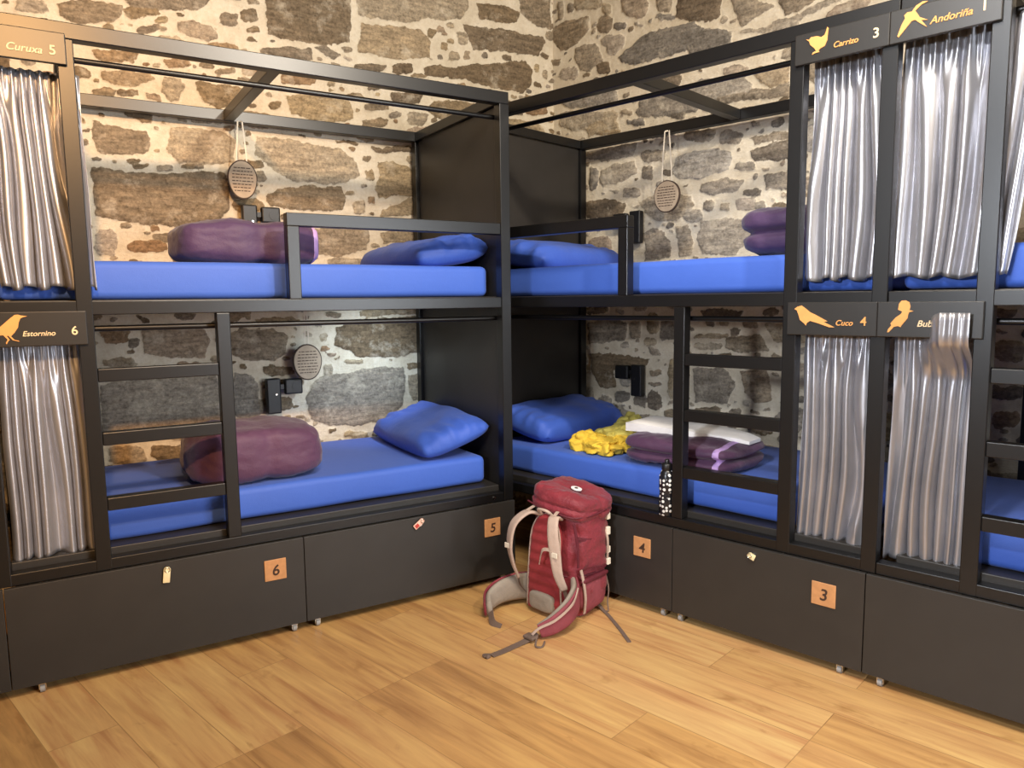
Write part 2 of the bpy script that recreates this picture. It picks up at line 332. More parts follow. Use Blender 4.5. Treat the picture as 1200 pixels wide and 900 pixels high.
STONES_LEFT=[(1,[(1.92,2.73),(1.8,2.75),(1.81,2.69),(1.93,2.67)]),
(1,[(1.76,2.76),(1.49,2.81),(1.5,2.71),(1.77,2.66)]),
(1,[(1.47,2.84),(1.09,2.92),(1.1,2.83),(1.48,2.76)]),
(0,[(1.26,2.75),(1.19,2.77),(1.1,2.76),(1.07,2.71),(1.12,2.68),(1.2,2.7),(1.25,2.71)]),
(1,[(1.06,2.84),(0.98,2.86),(0.98,2.78),(1.06,2.77)]),
(1,[(0.96,2.87),(0.88,2.88),(0.89,2.83),(0.96,2.81)]),
(1,[(0.94,2.79),(0.88,2.8),(0.88,2.77),(0.94,2.76)]),
(1,[(1.48,2.78),(1.34,2.81),(1.34,2.76),(1.49,2.73)]),
(1,[(1.44,2.7),(1.35,2.72),(1.35,2.69),(1.45,2.67)]),
(0,[(0.82,2.98),(0.39,3.06),(0.39,2.8),(0.53,2.76),(0.74,2.76),(0.83,2.77)]),
(0,[(0.88,2.69),(0.78,2.71),(0.61,2.73),(0.6,2.67),(0.74,2.66),(0.87,2.67)]),
(0,[(0.59,2.74),(0.53,2.76),(0.45,2.73),(0.48,2.7),(0.57,2.72)]),
(0,[(0.35,3.09),(-0.35,3.23),(-0.36,3.12),(-0.3,3.04),(-0.08,3.0),(0.08,2.96),(0.23,2.95),(0.34,2.95)]),
(0,[(0.32,2.91),(0.18,2.92),(-0.04,2.94),(-0.1,2.88),(-0.09,2.8),(0.09,2.76),(0.24,2.75),(0.34,2.75)]),
(0,[(-0.41,3.15),(-0.6,3.18),(-0.72,3.16),(-0.7,3.1),(-0.6,3.07),(-0.43,3.07)]),
(0,[(-0.32,3.02),(-0.45,3.02),(-0.66,3.04),(-0.88,3.04),(-0.91,3.01),(-0.85,2.92),(-0.66,2.91),(-0.49,2.9),(-0.39,2.89),(-0.35,2.96)]),
(0,[(-0.06,2.74),(-0.16,2.77),(-0.27,2.76),(-0.41,2.81),(-0.59,2.84),(-0.75,2.87),(-0.8,2.83),(-0.78,2.73),(-0.73,2.68),(-0.53,2.68),(-0.29,2.7),(-0.07,2.69)]),
(1,[(-0.15,2.98),(-0.19,2.99),(-0.19,2.95),(-0.15,2.94)]),
(1,[(-0.09,2.95),(-0.13,2.96),(-0.13,2.9),(-0.09,2.9)]),
(1,[(-0.28,2.97),(-0.35,2.98),(-0.34,2.9),(-0.28,2.89)]),
(1,[(-0.22,2.85),(-0.3,2.86),(-0.3,2.8),(-0.22,2.79)]),
(1,[(-0.32,2.87),(-0.36,2.88),(-0.35,2.82),(-0.32,2.81)]),
(1,[(-0.17,2.89),(-0.21,2.89),(-0.21,2.85),(-0.17,2.85)]),
(1,[(-0.59,2.89),(-0.64,2.89),(-0.64,2.86),(-0.59,2.85)]),
(0,[(-0.7,3.28),(-0.95,3.33),(-0.95,3.1),(-0.85,3.1),(-0.73,3.15)]),
(1,[(-0.82,2.87),(-0.87,2.88),(-0.87,2.83),(-0.82,2.82)]),
(1,[(-0.89,2.85),(-0.93,2.85),(-0.93,2.79),(-0.89,2.79)]),
(1,[(-0.82,2.76),(-0.88,2.76),(-0.88,2.73),(-0.82,2.72)]),
(1,[(0.04,2.69),(-0.07,2.71),(-0.07,2.67),(0.04,2.66)]),
(1,[(0.14,2.73),(0.02,2.75),(0.03,2.69),(0.14,2.67)]),
(1,[(0.37,2.69),(0.18,2.72),(0.18,2.67),(0.37,2.65)]),
(1,[(0.77,2.58),(0.59,2.6),(0.59,2.55),(0.77,2.52)]),
(0,[(0.75,2.47),(0.59,2.5),(0.41,2.49),(0.38,2.39),(0.55,2.36),(0.72,2.38)]),
(1,[(0.32,2.49),(0.17,2.51),(0.17,2.46),(0.32,2.44)]),
(1,[(0.33,2.4),(0.18,2.41),(0.18,2.37),(0.33,2.35)]),
(1,[(0.05,2.47),(-0.07,2.49),(-0.06,2.4),(0.06,2.39)]),
(1,[(0.16,2.46),(0.09,2.47),(0.09,2.43),(0.16,2.42)]),
(1,[(0.52,2.58),(0.48,2.58),(0.48,2.55),(0.52,2.55)]),
(0,[(1.61,2.48),(1.49,2.49),(1.4,2.49),(1.38,2.46),(1.46,2.42),(1.55,2.42),(1.6,2.44)]),
(0,[(1.34,2.48),(1.27,2.48),(1.25,2.45),(1.28,2.38),(1.31,2.37),(1.35,2.42)]),
(0,[(1.2,2.48),(1.11,2.48),(0.99,2.49),(0.95,2.47),(1.03,2.38),(1.1,2.36),(1.16,2.39),(1.2,2.44)]),
(1,[(1.65,2.39),(1.56,2.4),(1.57,2.35),(1.65,2.34)]),
(1,[(1.55,2.4),(1.45,2.41),(1.46,2.38),(1.55,2.36)]),
(1,[(1.42,2.4),(1.36,2.4),(1.37,2.36),(1.42,2.36)]),
(1,[(1.32,2.57),(1.22,2.59),(1.23,2.54),(1.32,2.52)]),
(1,[(1.17,2.58),(1.1,2.59),(1.11,2.56),(1.17,2.55)]),
(1,[(1.09,2.56),(1.0,2.58),(1.0,2.54),(1.09,2.53)]),
(1,[(1.63,2.57),(1.43,2.6),(1.44,2.54),(1.63,2.51)]),
(0,[(1.66,2.24),(1.51,2.22),(1.43,2.22),(1.41,2.15),(1.44,2.11),(1.55,2.09),(1.65,2.1)]),
(0,[(1.32,2.24),(1.22,2.25),(1.07,2.24),(1.02,2.21),(1.04,2.1),(1.17,2.08),(1.29,2.08),(1.34,2.14)]),
(0,[(1.67,2.03),(1.56,2.02),(1.37,2.01),(1.18,2.04),(1.08,2.04),(1.06,1.95),(1.07,1.87),(1.13,1.8),(1.23,1.78),(1.43,1.78),(1.57,1.79),(1.67,1.81)]),
(1,[(1.52,2.08),(1.45,2.08),(1.45,2.07),(1.52,2.06)]),
(1,[(1.48,2.06),(1.42,2.07),(1.43,2.04),(1.49,2.03)]),
(1,[(1.39,2.06),(1.33,2.06),(1.33,2.03),(1.39,2.03)]),
(1,[(1.28,2.07),(1.23,2.08),(1.23,2.05),(1.28,2.05)]),
(1,[(1.22,2.08),(1.18,2.08),(1.18,2.05),(1.22,2.05)]),
(1,[(1.57,1.78),(1.53,1.78),(1.53,1.76),(1.57,1.75)]),
(1,[(1.44,1.78),(1.4,1.78),(1.4,1.74),(1.44,1.74)]),
(1,[(1.43,1.74),(1.33,1.74),(1.33,1.69),(1.43,1.69)]),
(1,[(1.67,1.74),(1.59,1.75),(1.6,1.62),(1.68,1.61)]),
(1,[(1.54,1.69),(1.37,1.7),(1.38,1.64),(1.55,1.63)]),
(0,[(0.92,2.24),(0.72,2.24),(0.46,2.22),(0.37,2.16),(0.36,2.09),(0.44,2.04),(0.72,2.03),(0.79,2.06),(0.85,2.1),(0.92,2.16)]),
(0,[(0.87,1.95),(0.8,1.99),(0.61,2.01),(0.47,2.02),(0.44,1.96),(0.46,1.89),(0.62,1.89),(0.78,1.88),(0.85,1.89)]),
(0,[(0.25,2.17),(0.16,2.18),(0.06,2.15),(0.02,2.11),(0.04,2.0),(0.24,1.98),(0.27,2.02),(0.23,2.1)]),
(1,[(0.4,1.94),(0.33,1.95),(0.33,1.88),(0.4,1.87)]),
(1,[(0.31,2.13),(0.27,2.14),(0.27,2.06),(0.32,2.06)]),
(1,[(0.3,1.98),(0.27,1.98),(0.27,1.93),(0.31,1.93)]),
(0,[(0.22,1.91),(0.03,1.99),(0.02,1.88),(0.24,1.87)]),
(1,[(0.27,2.26),(0.01,2.29),(0.01,2.24),(0.27,2.22)]),
(1,[(0.48,2.27),(0.39,2.27),(0.39,2.26),(0.48,2.25)]),
(1,[(0.44,2.0),(0.39,2.0),(0.4,1.97),(0.44,1.97)]),
(1,[(0.34,2.19),(0.29,2.2),(0.29,2.17),(0.34,2.16)]),
(0,[(0.66,1.77),(0.57,1.79),(0.32,1.79),(0.31,1.74),(0.35,1.68),(0.48,1.64),(0.65,1.65)]),
(0,[(0.25,1.78),(0.01,1.81),(-0.0,1.72),(0.23,1.72)]),
(1,[(0.56,1.63),(0.33,1.63),(0.33,1.58),(0.56,1.58)]),
(0,[(0.52,1.24),(0.45,1.28),(0.01,1.28),(0.01,1.08),(0.14,1.06),(0.24,1.06),(0.4,1.07),(0.54,1.14)]),
(0,[(0.68,0.94),(0.61,0.97),(0.46,0.98),(0.3,1.0),(0.14,0.99),(0.12,0.94),(0.14,0.77),(0.2,0.71),(0.42,0.68),(0.59,0.69),(0.68,0.74),(0.71,0.85)]),
(1,[(1.1,1.02),(0.96,1.01),(0.97,0.75),(1.11,0.76)]),
(1,[(0.11,1.02),(0.01,1.02),(0.01,0.98),(0.11,0.98)]),
(0,[(0.1,0.94),(-0.0,0.96),(0.0,0.78),(0.07,0.79),(0.1,0.87)]),
(1,[(1.1,1.26),(0.8,1.25),(0.81,1.05),(1.11,1.07)]),
(1,[(0.86,0.88),(0.79,0.87),(0.79,0.8),(0.87,0.8)]),
(1,[(1.12,0.73),(0.99,0.72),(0.99,0.69),(1.12,0.71)]),
(1,[(0.49,0.65),(0.36,0.63),(0.36,0.59),(0.5,0.61)]),
(1,[(0.31,0.65),(0.15,0.64),(0.15,0.59),(0.32,0.6)]),
(1,[(0.59,1.04),(0.55,1.03),(0.55,0.97),(0.6,0.97)]),
(1,[(0.62,1.21),(0.58,1.2),(0.58,1.16),(0.62,1.16)]),
(1,[(0.49,1.06),(0.38,1.06),(0.38,1.02),(0.49,1.03)]),
(1,[(0.98,0.88),(0.88,0.87),(0.89,0.78),(0.99,0.79)]),
(1,[(0.93,1.05),(0.77,1.04),(0.77,0.99),(0.93,1.0)]),
(0,[(1.51,1.25),(1.42,1.28),(1.24,1.26),(1.2,1.19),(1.23,1.11),(1.39,1.11),(1.5,1.14)]),
(1,[(1.68,1.27),(1.57,1.27),(1.57,1.19),(1.68,1.19)]),
(1,[(1.56,1.22),(1.53,1.22),(1.54,1.17),(1.57,1.17)]),
(0,[(1.7,0.99),(1.62,1.01),(1.39,1.01),(1.19,1.01),(1.15,0.87),(1.17,0.74),(1.41,0.73),(1.6,0.72),(1.71,0.75)]),
(1,[(1.67,1.12),(1.54,1.12),(1.54,1.07),(1.68,1.07)]),
(1,[(1.37,1.09),(1.21,1.08),(1.21,1.05),(1.37,1.06)]),
(1,[(1.69,0.7),(1.53,0.68),(1.54,0.58),(1.69,0.6)]),
(1,[(1.49,0.69),(1.31,0.66),(1.32,0.57),(1.5,0.6)]),
(1,[(1.12,0.64),(0.99,0.63),(1.0,0.54),(1.13,0.55)]),
(1,[(0.96,1.31),(0.73,1.3),(0.74,1.26),(0.96,1.27)]),
(1,[(0.59,1.33),(0.49,1.32),(0.49,1.3),(0.59,1.3)]),
(1,[(0.39,1.34),(0.02,1.34),(0.02,1.3),(0.39,1.3)])]
STONES_RIGHT=[(0,[(-0.28,3.1),(-0.19,3.12),(-0.0,3.1),(0.02,3.03),(-0.1,2.96),(-0.22,2.95),(-0.28,3.04)]),
(0,[(-0.11,2.88),(-0.09,2.93),(0.01,2.95),(0.06,2.93),(0.12,2.83),(0.01,2.79),(-0.07,2.81)]),
(0,[(0.1,2.94),(0.16,2.96),(0.28,2.92),(0.27,2.88),(0.21,2.83),(0.16,2.85),(0.14,2.89)]),
(0,[(0.23,2.81),(0.29,2.84),(0.41,2.9),(0.53,2.9),(0.73,2.88),(0.78,2.81),(0.77,2.76),(0.64,2.75),(0.36,2.74),(0.27,2.77)]),
(1,[(-0.23,2.85),(-0.08,2.82),(-0.08,2.74),(-0.23,2.77)]),
(1,[(0.24,3.18),(0.44,3.13),(0.44,2.98),(0.24,3.03)]),
(1,[(-0.11,3.28),(0.11,3.22),(0.11,3.11),(-0.11,3.17)]),
(1,[(0.08,3.09),(0.18,3.06),(0.18,2.97),(0.08,2.99)]),
(1,[(0.2,3.02),(0.29,2.99),(0.29,2.96),(0.2,2.98)]),
(1,[(0.49,3.11),(0.59,3.09),(0.59,2.97),(0.49,2.99)]),
(1,[(0.62,3.08),(0.89,3.0),(0.9,2.84),(0.62,2.91)]),
(1,[(0.49,2.99),(0.61,2.96),(0.61,2.93),(0.49,2.96)]),
(1,[(0.06,2.83),(0.17,2.8),(0.17,2.74),(0.06,2.76)]),
(1,[(-0.23,3.26),(-0.19,3.25),(-0.19,3.13),(-0.23,3.14)]),
(1,[(-0.16,3.23),(-0.11,3.22),(-0.11,3.16),(-0.16,3.17)]),
(1,[(0.35,2.98),(0.41,2.96),(0.41,2.94),(0.35,2.96)]),
(1,[(0.11,3.15),(0.17,3.13),(0.17,3.07),(0.11,3.08)]),
(0,[(0.93,2.97),(1.0,2.96),(1.12,2.9),(1.18,2.85),(1.07,2.82),(1.01,2.79),(0.98,2.87)]),
(0,[(1.19,2.91),(1.29,2.88),(1.4,2.82),(1.33,2.79),(1.25,2.79)]),
(1,[(0.67,2.88),(0.96,2.81),(0.96,2.67),(0.67,2.74)]),
(1,[(1.18,2.79),(1.31,2.75),(1.32,2.68),(1.18,2.71)]),
(0,[(0.97,2.78),(1.16,2.76),(1.29,2.77),(1.38,2.79),(1.44,2.8),(1.52,2.79),(1.16,2.72)]),
(1,[(1.57,2.85),(1.73,2.8),(1.73,2.74),(1.58,2.79)]),
(1,[(-0.25,2.74),(0.23,2.64),(0.24,2.52),(-0.25,2.61)]),
(1,[(-0.23,2.59),(0.22,2.51),(0.22,2.4),(-0.23,2.47)]),
(0,[(0.36,2.48),(0.4,2.54),(0.5,2.55),(0.67,2.52),(0.8,2.47),(0.75,2.41),(0.56,2.42),(0.39,2.45)]),
(1,[(0.31,2.45),(0.42,2.43),(0.42,2.39),(0.31,2.41)]),
(1,[(0.59,2.44),(0.69,2.42),(0.69,2.39),(0.59,2.4)]),
(0,[(1.08,2.55),(1.12,2.57),(1.28,2.54),(1.28,2.45),(1.19,2.45),(1.12,2.49)]),
(1,[(0.7,2.59),(1.08,2.51),(1.09,2.41),(0.7,2.48)]),
(0,[(0.87,2.47),(0.98,2.48),(1.17,2.45),(1.28,2.46),(1.29,2.39),(1.08,2.41),(0.91,2.42)]),
(1,[(0.24,2.51),(0.34,2.5),(0.34,2.46),(0.24,2.48)]),
(1,[(0.08,2.43),(0.24,2.4),(0.24,2.35),(0.08,2.38)]),
(0,[(-0.02,2.5),(0.2,2.52),(0.24,2.4),(0.01,2.39)]),
(1,[(0.91,2.62),(1.06,2.59),(1.06,2.52),(0.91,2.55)]),
(0,[(-0.02,2.26),(-0.0,2.29),(0.17,2.3),(0.36,2.3),(0.34,2.23),(0.11,2.22)]),
(0,[(0.12,2.17),(0.21,2.19),(0.35,2.2),(0.37,2.12),(0.22,2.08),(0.12,2.08),(0.1,2.13)]),
(1,[(0.4,2.25),(0.56,2.23),(0.56,2.16),(0.4,2.18)]),
(0,[(0.6,2.11),(0.63,2.18),(0.76,2.2),(0.89,2.19),(0.97,2.16),(0.97,2.1),(0.92,2.06),(0.79,2.04),(0.66,2.06)]),
(0,[(-0.03,2.0),(0.14,2.0),(0.3,1.95),(0.26,1.89),(0.01,1.89)]),
(0,[(0.39,1.95),(0.5,1.98),(0.62,1.98),(0.73,1.95),(0.75,1.89),(0.65,1.83),(0.5,1.83),(0.43,1.88)]),
(1,[(0.69,1.89),(0.81,1.87),(0.81,1.81),(0.69,1.82)]),
(1,[(0.9,1.9),(0.97,1.9),(0.97,1.84),(0.9,1.85)]),
(0,[(0.8,1.81),(0.94,1.81),(1.14,1.79),(1.18,1.75),(1.09,1.71),(1.04,1.65),(1.0,1.61),(0.82,1.63),(0.78,1.71)]),
(0,[(0.63,1.79),(0.71,1.8),(0.75,1.71),(0.74,1.63),(0.67,1.63)]),
(0,[(0.42,1.76),(0.48,1.79),(0.55,1.77),(0.61,1.67),(0.6,1.62),(0.43,1.61)]),
(0,[(0.79,2.01),(0.94,2.02),(1.05,2.0),(1.01,1.95),(0.87,1.94),(0.78,1.97)]),
(1,[(1.0,2.1),(1.11,2.09),(1.11,2.04),(1.0,2.06)]),
(0,[(1.08,2.15),(1.18,2.17),(1.29,2.17),(1.3,2.08),(1.11,2.1)]),
(0,[(1.16,2.01),(1.29,2.02),(1.3,1.93),(1.17,1.94)]),
(1,[(1.01,1.92),(1.11,1.91),(1.11,1.84),(1.01,1.85)]),
(1,[(1.11,1.89),(1.17,1.89),(1.17,1.84),(1.12,1.85)]),
(0,[(1.07,2.22),(1.29,2.22),(1.29,2.18),(1.11,2.18)]),
(1,[(0.9,2.29),(1.04,2.27),(1.04,2.19),(0.91,2.21)]),
(1,[(1.21,1.87),(1.29,1.86),(1.29,1.81),(1.21,1.81)]),
(1,[(0.82,1.92),(0.87,1.91),(0.87,1.86),(0.82,1.86)]),
(1,[(1.04,1.96),(1.14,1.95),(1.14,1.91),(1.04,1.92)]),
(1,[(0.4,2.16),(0.48,2.15),(0.48,2.06),(0.4,2.07)]),
(1,[(0.54,2.13),(0.62,2.12),(0.62,2.08),(0.54,2.09)]),
(1,[(0.01,2.2),(0.08,2.19),(0.08,2.06),(0.01,2.07)]),
(1,[(0.27,2.05),(0.38,2.04),(0.38,1.98),(0.27,1.99)]),
(1,[(0.08,1.87),(0.26,1.86),(0.26,1.81),(0.08,1.82)]),
(1,[(-0.0,1.78),(0.18,1.77),(0.18,1.65),(-0.0,1.66)]),
(1,[(0.4,2.39),(0.62,2.35),(0.62,2.29),(0.4,2.33)]),
(1,[(0.67,2.33),(0.87,2.3),(0.88,2.23),(0.68,2.26)]),
(0,[(-0.0,1.23),(0.18,1.27),(0.31,1.23),(0.29,1.13),(0.01,1.1)]),
(1,[(-0.02,1.34),(0.16,1.34),(0.16,1.29),(-0.02,1.29)]),
(0,[(0.03,1.03),(0.21,1.04),(0.46,1.02),(0.43,0.96),(0.21,0.93),(0.23,0.83),(0.11,0.82),(0.04,0.9)]),
(1,[(0.47,0.96),(0.56,0.97),(0.56,0.92),(0.47,0.92)]),
(1,[(0.46,0.89),(0.56,0.9),(0.56,0.86),(0.46,0.86)]),
(1,[(0.46,0.83),(0.55,0.83),(0.55,0.72),(0.46,0.71)]),
(0,[(-0.03,0.82),(0.04,0.81),(0.05,0.73),(-0.03,0.71)]),
(1,[(0.22,0.81),(0.33,0.82),(0.33,0.75),(0.22,0.74)]),
(1,[(0.09,0.77),(0.19,0.77),(0.19,0.71),(0.09,0.7)]),
(1,[(0.35,0.8),(0.45,0.81),(0.45,0.73),(0.35,0.72)]),
(1,[(0.54,1.27),(0.65,1.27),(0.65,1.14),(0.54,1.14)]),
(1,[(0.6,1.03),(0.66,1.03),(0.67,0.78),(0.61,0.78)]),
(1,[(0.45,1.3),(0.53,1.3),(0.53,1.17),(0.45,1.17)]),
(1,[(0.33,1.25),(0.41,1.25),(0.41,1.15),(0.33,1.14)]),
(1,[(0.76,1.18),(0.96,1.18),(0.96,1.16),(0.76,1.15)]),
(1,[(0.76,1.13),(0.92,1.13),(0.92,1.09),(0.76,1.09)]),
(0,[(0.96,1.16),(1.16,1.18),(1.21,1.1),(1.01,1.08),(0.96,1.1)]),
(1,[(0.99,1.21),(1.04,1.21),(1.04,1.17),(0.99,1.17)]),
(0,[(0.76,0.97),(0.94,1.0),(1.02,0.91),(0.97,0.8),(0.78,0.79)]),
(0,[(1.05,0.98),(1.21,1.0),(1.24,0.83),(1.14,0.81),(1.08,0.86)]),
(1,[(0.78,0.76),(0.94,0.78),(0.94,0.73),(0.78,0.71)]),
(1,[(0.81,1.32),(1.06,1.32),(1.06,1.27),(0.81,1.27)]),
(1,[(2.21,1.32),(2.3,1.32),(2.3,1.28),(2.22,1.28)]),
(1,[(2.23,1.18),(2.34,1.18),(2.34,1.09),(2.23,1.09)]),
(1,[(2.22,0.99),(2.35,1.0),(2.35,0.93),(2.23,0.92)]),
(1,[(2.23,0.88),(2.34,0.89),(2.34,0.81),(2.23,0.8)])]
STARLING = [(1.947, 1.347), (1.966, 1.35), (1.973, 1.353), (1.983, 1.352), (1.996, 1.341), (2.011, 1.327), (2.026, 1.313), (2.047, 1.294), (2.062, 1.277), (2.058, 1.271), (2.038, 1.28), (2.029, 1.284), (2.019, 1.284), (2.008, 1.269), (2.014, 1.258), (2.012, 1.253), (2.006, 1.265), (2.002, 1.268), (2.01, 1.282), (2.005, 1.282), (1.994, 1.267), (1.975, 1.261), (1.977, 1.264), (1.989, 1.268), (1.998, 1.28), (1.987, 1.292), (1.976, 1.309), (1.973, 1.326), (1.967, 1.34), (1.959, 1.344)]
WREN = [(1.811, 2.279), (1.822, 2.275), (1.829, 2.282), (1.85, 2.281), (1.865, 2.274), (1.876, 2.279), (1.881, 2.292), (1.884, 2.303), (1.888, 2.299), (1.886, 2.28), (1.885, 2.26), (1.877, 2.242), (1.863, 2.237), (1.856, 2.232), (1.86, 2.226), (1.843, 2.225), (1.834, 2.222), (1.837, 2.229), (1.848, 2.232), (1.842, 2.242), (1.827, 2.257), (1.823, 2.269)]
SWALLOW = [(2.196, 2.303), (2.177, 2.297), (2.16, 2.283), (2.168, 2.271), (2.173, 2.261), (2.198, 2.246), (2.179, 2.25), (2.197, 2.224), (2.174, 2.243), (2.161, 2.255), (2.151, 2.254), (2.132, 2.233), (2.114, 2.213), (2.11, 2.217), (2.121, 2.249), (2.131, 2.267), (2.128, 2.277), (2.137, 2.284), (2.15, 2.283), (2.162, 2.298), (2.181, 2.306)]
CUCKOO = [(1.8, 1.338), (1.811, 1.346), (1.826, 1.35), (1.839, 1.341), (1.858, 1.326), (1.883, 1.314), (1.92, 1.294), (1.908, 1.291), (1.945, 1.273), (1.927, 1.273), (1.89, 1.286), (1.859, 1.295), (1.847, 1.287), (1.844, 1.278), (1.838, 1.285), (1.822, 1.298), (1.815, 1.319), (1.81, 1.332)]
HOOPOE = [(2.151, 1.338), (2.153, 1.355), (2.16, 1.365), (2.173, 1.366), (2.184, 1.36), (2.188, 1.346), (2.185, 1.334), (2.198, 1.331), (2.185, 1.327), (2.182, 1.318), (2.181, 1.307), (2.171, 1.293), (2.164, 1.284), (2.161, 1.277), (2.153, 1.281), (2.14, 1.278), (2.125, 1.26), (2.12, 1.259), (2.122, 1.269), (2.132, 1.283), (2.129, 1.289), (2.144, 1.309), (2.16, 1.321), (2.164, 1.329), (2.151, 1.335)]
# ---------------------------------------------------------------- stone walls
def vnoise(x, y, seed):
    xi = np.floor(x).astype(np.int64); yi = np.floor(y).astype(np.int64); fx = x - xi; fy = y - yi
    fx = fx * fx * (3 - 2 * fx); fy = fy * fy * (3 - 2 * fy)
    def h(a, b):
        n = (a * 374761393 + b * 668265263 + seed * 1442695041) & 0x7fffffff
        n = ((n ^ (n >> 13)) * 1274126177) & 0x7fffffff
        return ((n ^ (n >> 16)) & 0xffff) / 65535.0
    a = h(xi, yi); b = h(xi + 1, yi); c = h(xi, yi + 1); d = h(xi + 1, yi + 1)
    return (a * (1 - fx) + b * fx) * (1 - fy) + (c * (1 - fx) + d * fx) * fy
def fbm(x, y, seed, o=3): return sum(vnoise(x * 2 ** i, y * 2 ** i, seed + i) / 2 ** i for i in range(o)) / (2 - 2 ** (1 - o)) - .5

def poly_sdf(px, py, poly):
    d = np.full(px.shape, 1e9); ins = np.zeros(px.shape, bool); n = len(poly)
    for i in range(n):
        (ax, ay), (bx, by) = poly[i], poly[(i + 1) % n]
        ex, ey = bx - ax, by - ay; wx, wy = px - ax, py - ay
        t = np.clip((wx * ex + wy * ey) / (ex * ex + ey * ey + 1e-12), 0, 1)
        d = np.minimum(d, (wx - ex * t) ** 2 + (wy - ey * t) ** 2)
        if abs(ey) > 1e-9:
            c = ((ay > py) != (by > py)) & (px < ex * (py - ay) / ey + ax); ins ^= c
    d = np.sqrt(d); return np.where(ins, -d, d)

def stone_wall(name, frame, sg, yw, stones, trange, fine, zr, zfine, seed, warm):
    rng = random.Random(seed)
    ax = lambda lo, hi, a, b, st, co: np.concatenate([np.arange(lo, a, co), np.arange(a, b, st), np.arange(b, hi + co, co)])
    T = ax(trange[0], trange[1], fine[0], fine[1], .006, .03); Z = ax(zr[0], zr[1], zfine[0], zfine[1], .006, .03)
    polys = []
    for isbox, p in stones:
        if isbox:                                        # a small stone: an irregular octagon in its box
            xs = [q[0] for q in p]; zs = [q[1] for q in p]
            cx, cz = (min(xs) + max(xs)) / 2, sum(zs) / 4; hx, hz = (max(xs) - min(xs)) / 2 + .004, (max(zs) - min(zs)) / 2
            sl = ((p[1][1] + p[2][1]) - (p[0][1] + p[3][1])) / 2 / (2 * hx) * (1 if p[1][0] > p[0][0] else -1)
            hz = max(.006, (p[0][1] - p[3][1]) / 2)
            p = []
            for k in range(8):
                a = 2 * PI * (k + .5) / 8; r = rng.uniform(.88, 1.12)
                c, s = math.cos(a), math.sin(a)
                dx = math.copysign(abs(c) ** .6, c) * hx * r
                p.append((cx + dx, cz + math.copysign(abs(s) ** .6, s) * hz * r + sl * dx))
        else:                                            # widen a hair: outlines were read along the mortar edge
            cx = sum(q[0] for q in p) / len(p); cz = sum(q[1] for q in p) / len(p)
            p = [(cx + (x - cx) * 1.02, cz + (z - cz) * 1.04) for x, z in p]
        polys.append(p)
    # fill the rest of the wall with random stones, large first
    st = .015
    gt = np.arange(trange[0], trange[1], st); gz = np.arange(zr[0], zr[1], st); GT, GZ = np.meshgrid(gt, gz)
    D = np.full(GT.shape, 9.)
    def upd(p):
        x0 = min(q[0] for q in p) - .25; x1 = max(q[0] for q in p) + .25; z0 = min(q[1] for q in p) - .25; z1 = max(q[1] for q in p) + .25
        i0, i1 = np.searchsorted(gt, (x0, x1)); j0, j1 = np.searchsorted(gz, (z0, z1))
        if i1 > i0 and j1 > j0: D[j0:j1, i0:i1] = np.minimum(D[j0:j1, i0:i1], poly_sdf(GT[j0:j1, i0:i1], GZ[j0:j1, i0:i1], p))
    for p in polys: upd(p)
    def at(x, z):
        i = int((x - trange[0]) / st); j = int((z - zr[0]) / st)
        return D[j, i] if 0 <= i < len(gt) and 0 <= j < len(gz) else -1
    for a, b, gap, tries in ((.2, .085, .02, 900), (.13, .06, .018, 1300), (.085, .042, .015, 2200), (.045, .024, .012, 3000), (.026, .013, .010, 5200), (.014, .009, .008, 5200)):
        for _ in range(tries):
            x = rng.uniform(trange[0], trange[1]); z = rng.uniform(zr[0], zr[1])
            aa = a * rng.uniform(.75, 1.3); bb = b * rng.uniform(.8, 1.25)
            if a > .1 and at(x, z) < .14: continue
            if at(x, z) < bb + gap: continue
            if any(at(x + u * aa, z + v * bb) < gap for u, v in ((-1, 0), (1, 0), (-.7, .8), (.7, .8), (-.7, -.8), (.7, -.8), (0, 1), (0, -1))): continue
            sl = rng.gauss(0, .12); p = []
            for k in range(9):
                an = 2 * PI * k / 9; r = rng.uniform(.85, 1.12); c, s = math.cos(an), math.sin(an)
                dx = math.copysign(abs(c) ** .7, c) * aa * r
                p.append((x + dx, z + math.copysign(abs(s) ** .7, s) * bb * r + sl * dx))
            polys.append(p); upd(p)
    TT, ZZ = np.meshgrid(T, Z)
    wx = TT + .022 * fbm(TT * 9, ZZ * 9, seed + 50) + .014 * fbm(TT * 34, ZZ * 34, seed + 60)
    wz = ZZ + .020 * fbm(TT * 9, ZZ * 9, seed + 70) + .014 * fbm(TT * 34, ZZ * 34, seed + 80)
    S = np.full(TT.shape, 9.); tone = np.zeros(TT.shape); wm = np.zeros(TT.shape); lift = np.zeros(TT.shape)
    for p in polys:
        x0 = min(q[0] for q in p) - .06; x1 = max(q[0] for q in p) + .06; z0 = min(q[1] for q in p) - .06; z1 = max(q[1] for q in p) + .06
        i0, i1 = np.searchsorted(T, (x0, x1)); j0, j1 = np.searchsorted(Z, (z0, z1))
        if i1 <= i0 or j1 <= j0: continue
        sub = poly_sdf(wx[j0:j1, i0:i1], wz[j0:j1, i0:i1], p)
        m = sub < S[j0:j1, i0:i1]
        S[j0:j1, i0:i1] = np.where(m, sub, S[j0:j1, i0:i1])
        for arr, val in ((tone, rng.random()), (wm, min(1, max(0, rng.gauss(warm, .25)))), (lift, rng.uniform(.3, 1))):
            arr[j0:j1, i0:i1] = np.where(m, val, arr[j0:j1, i0:i1])
    S = S + .012 * fbm(TT * 55, ZZ * 55, seed + 33) + .016 * fbm(TT * 18, ZZ * 18, seed + 43)
    mask = np.clip(.5 - S / .012, 0, 1); mask = mask * mask * (3 - 2 * mask)
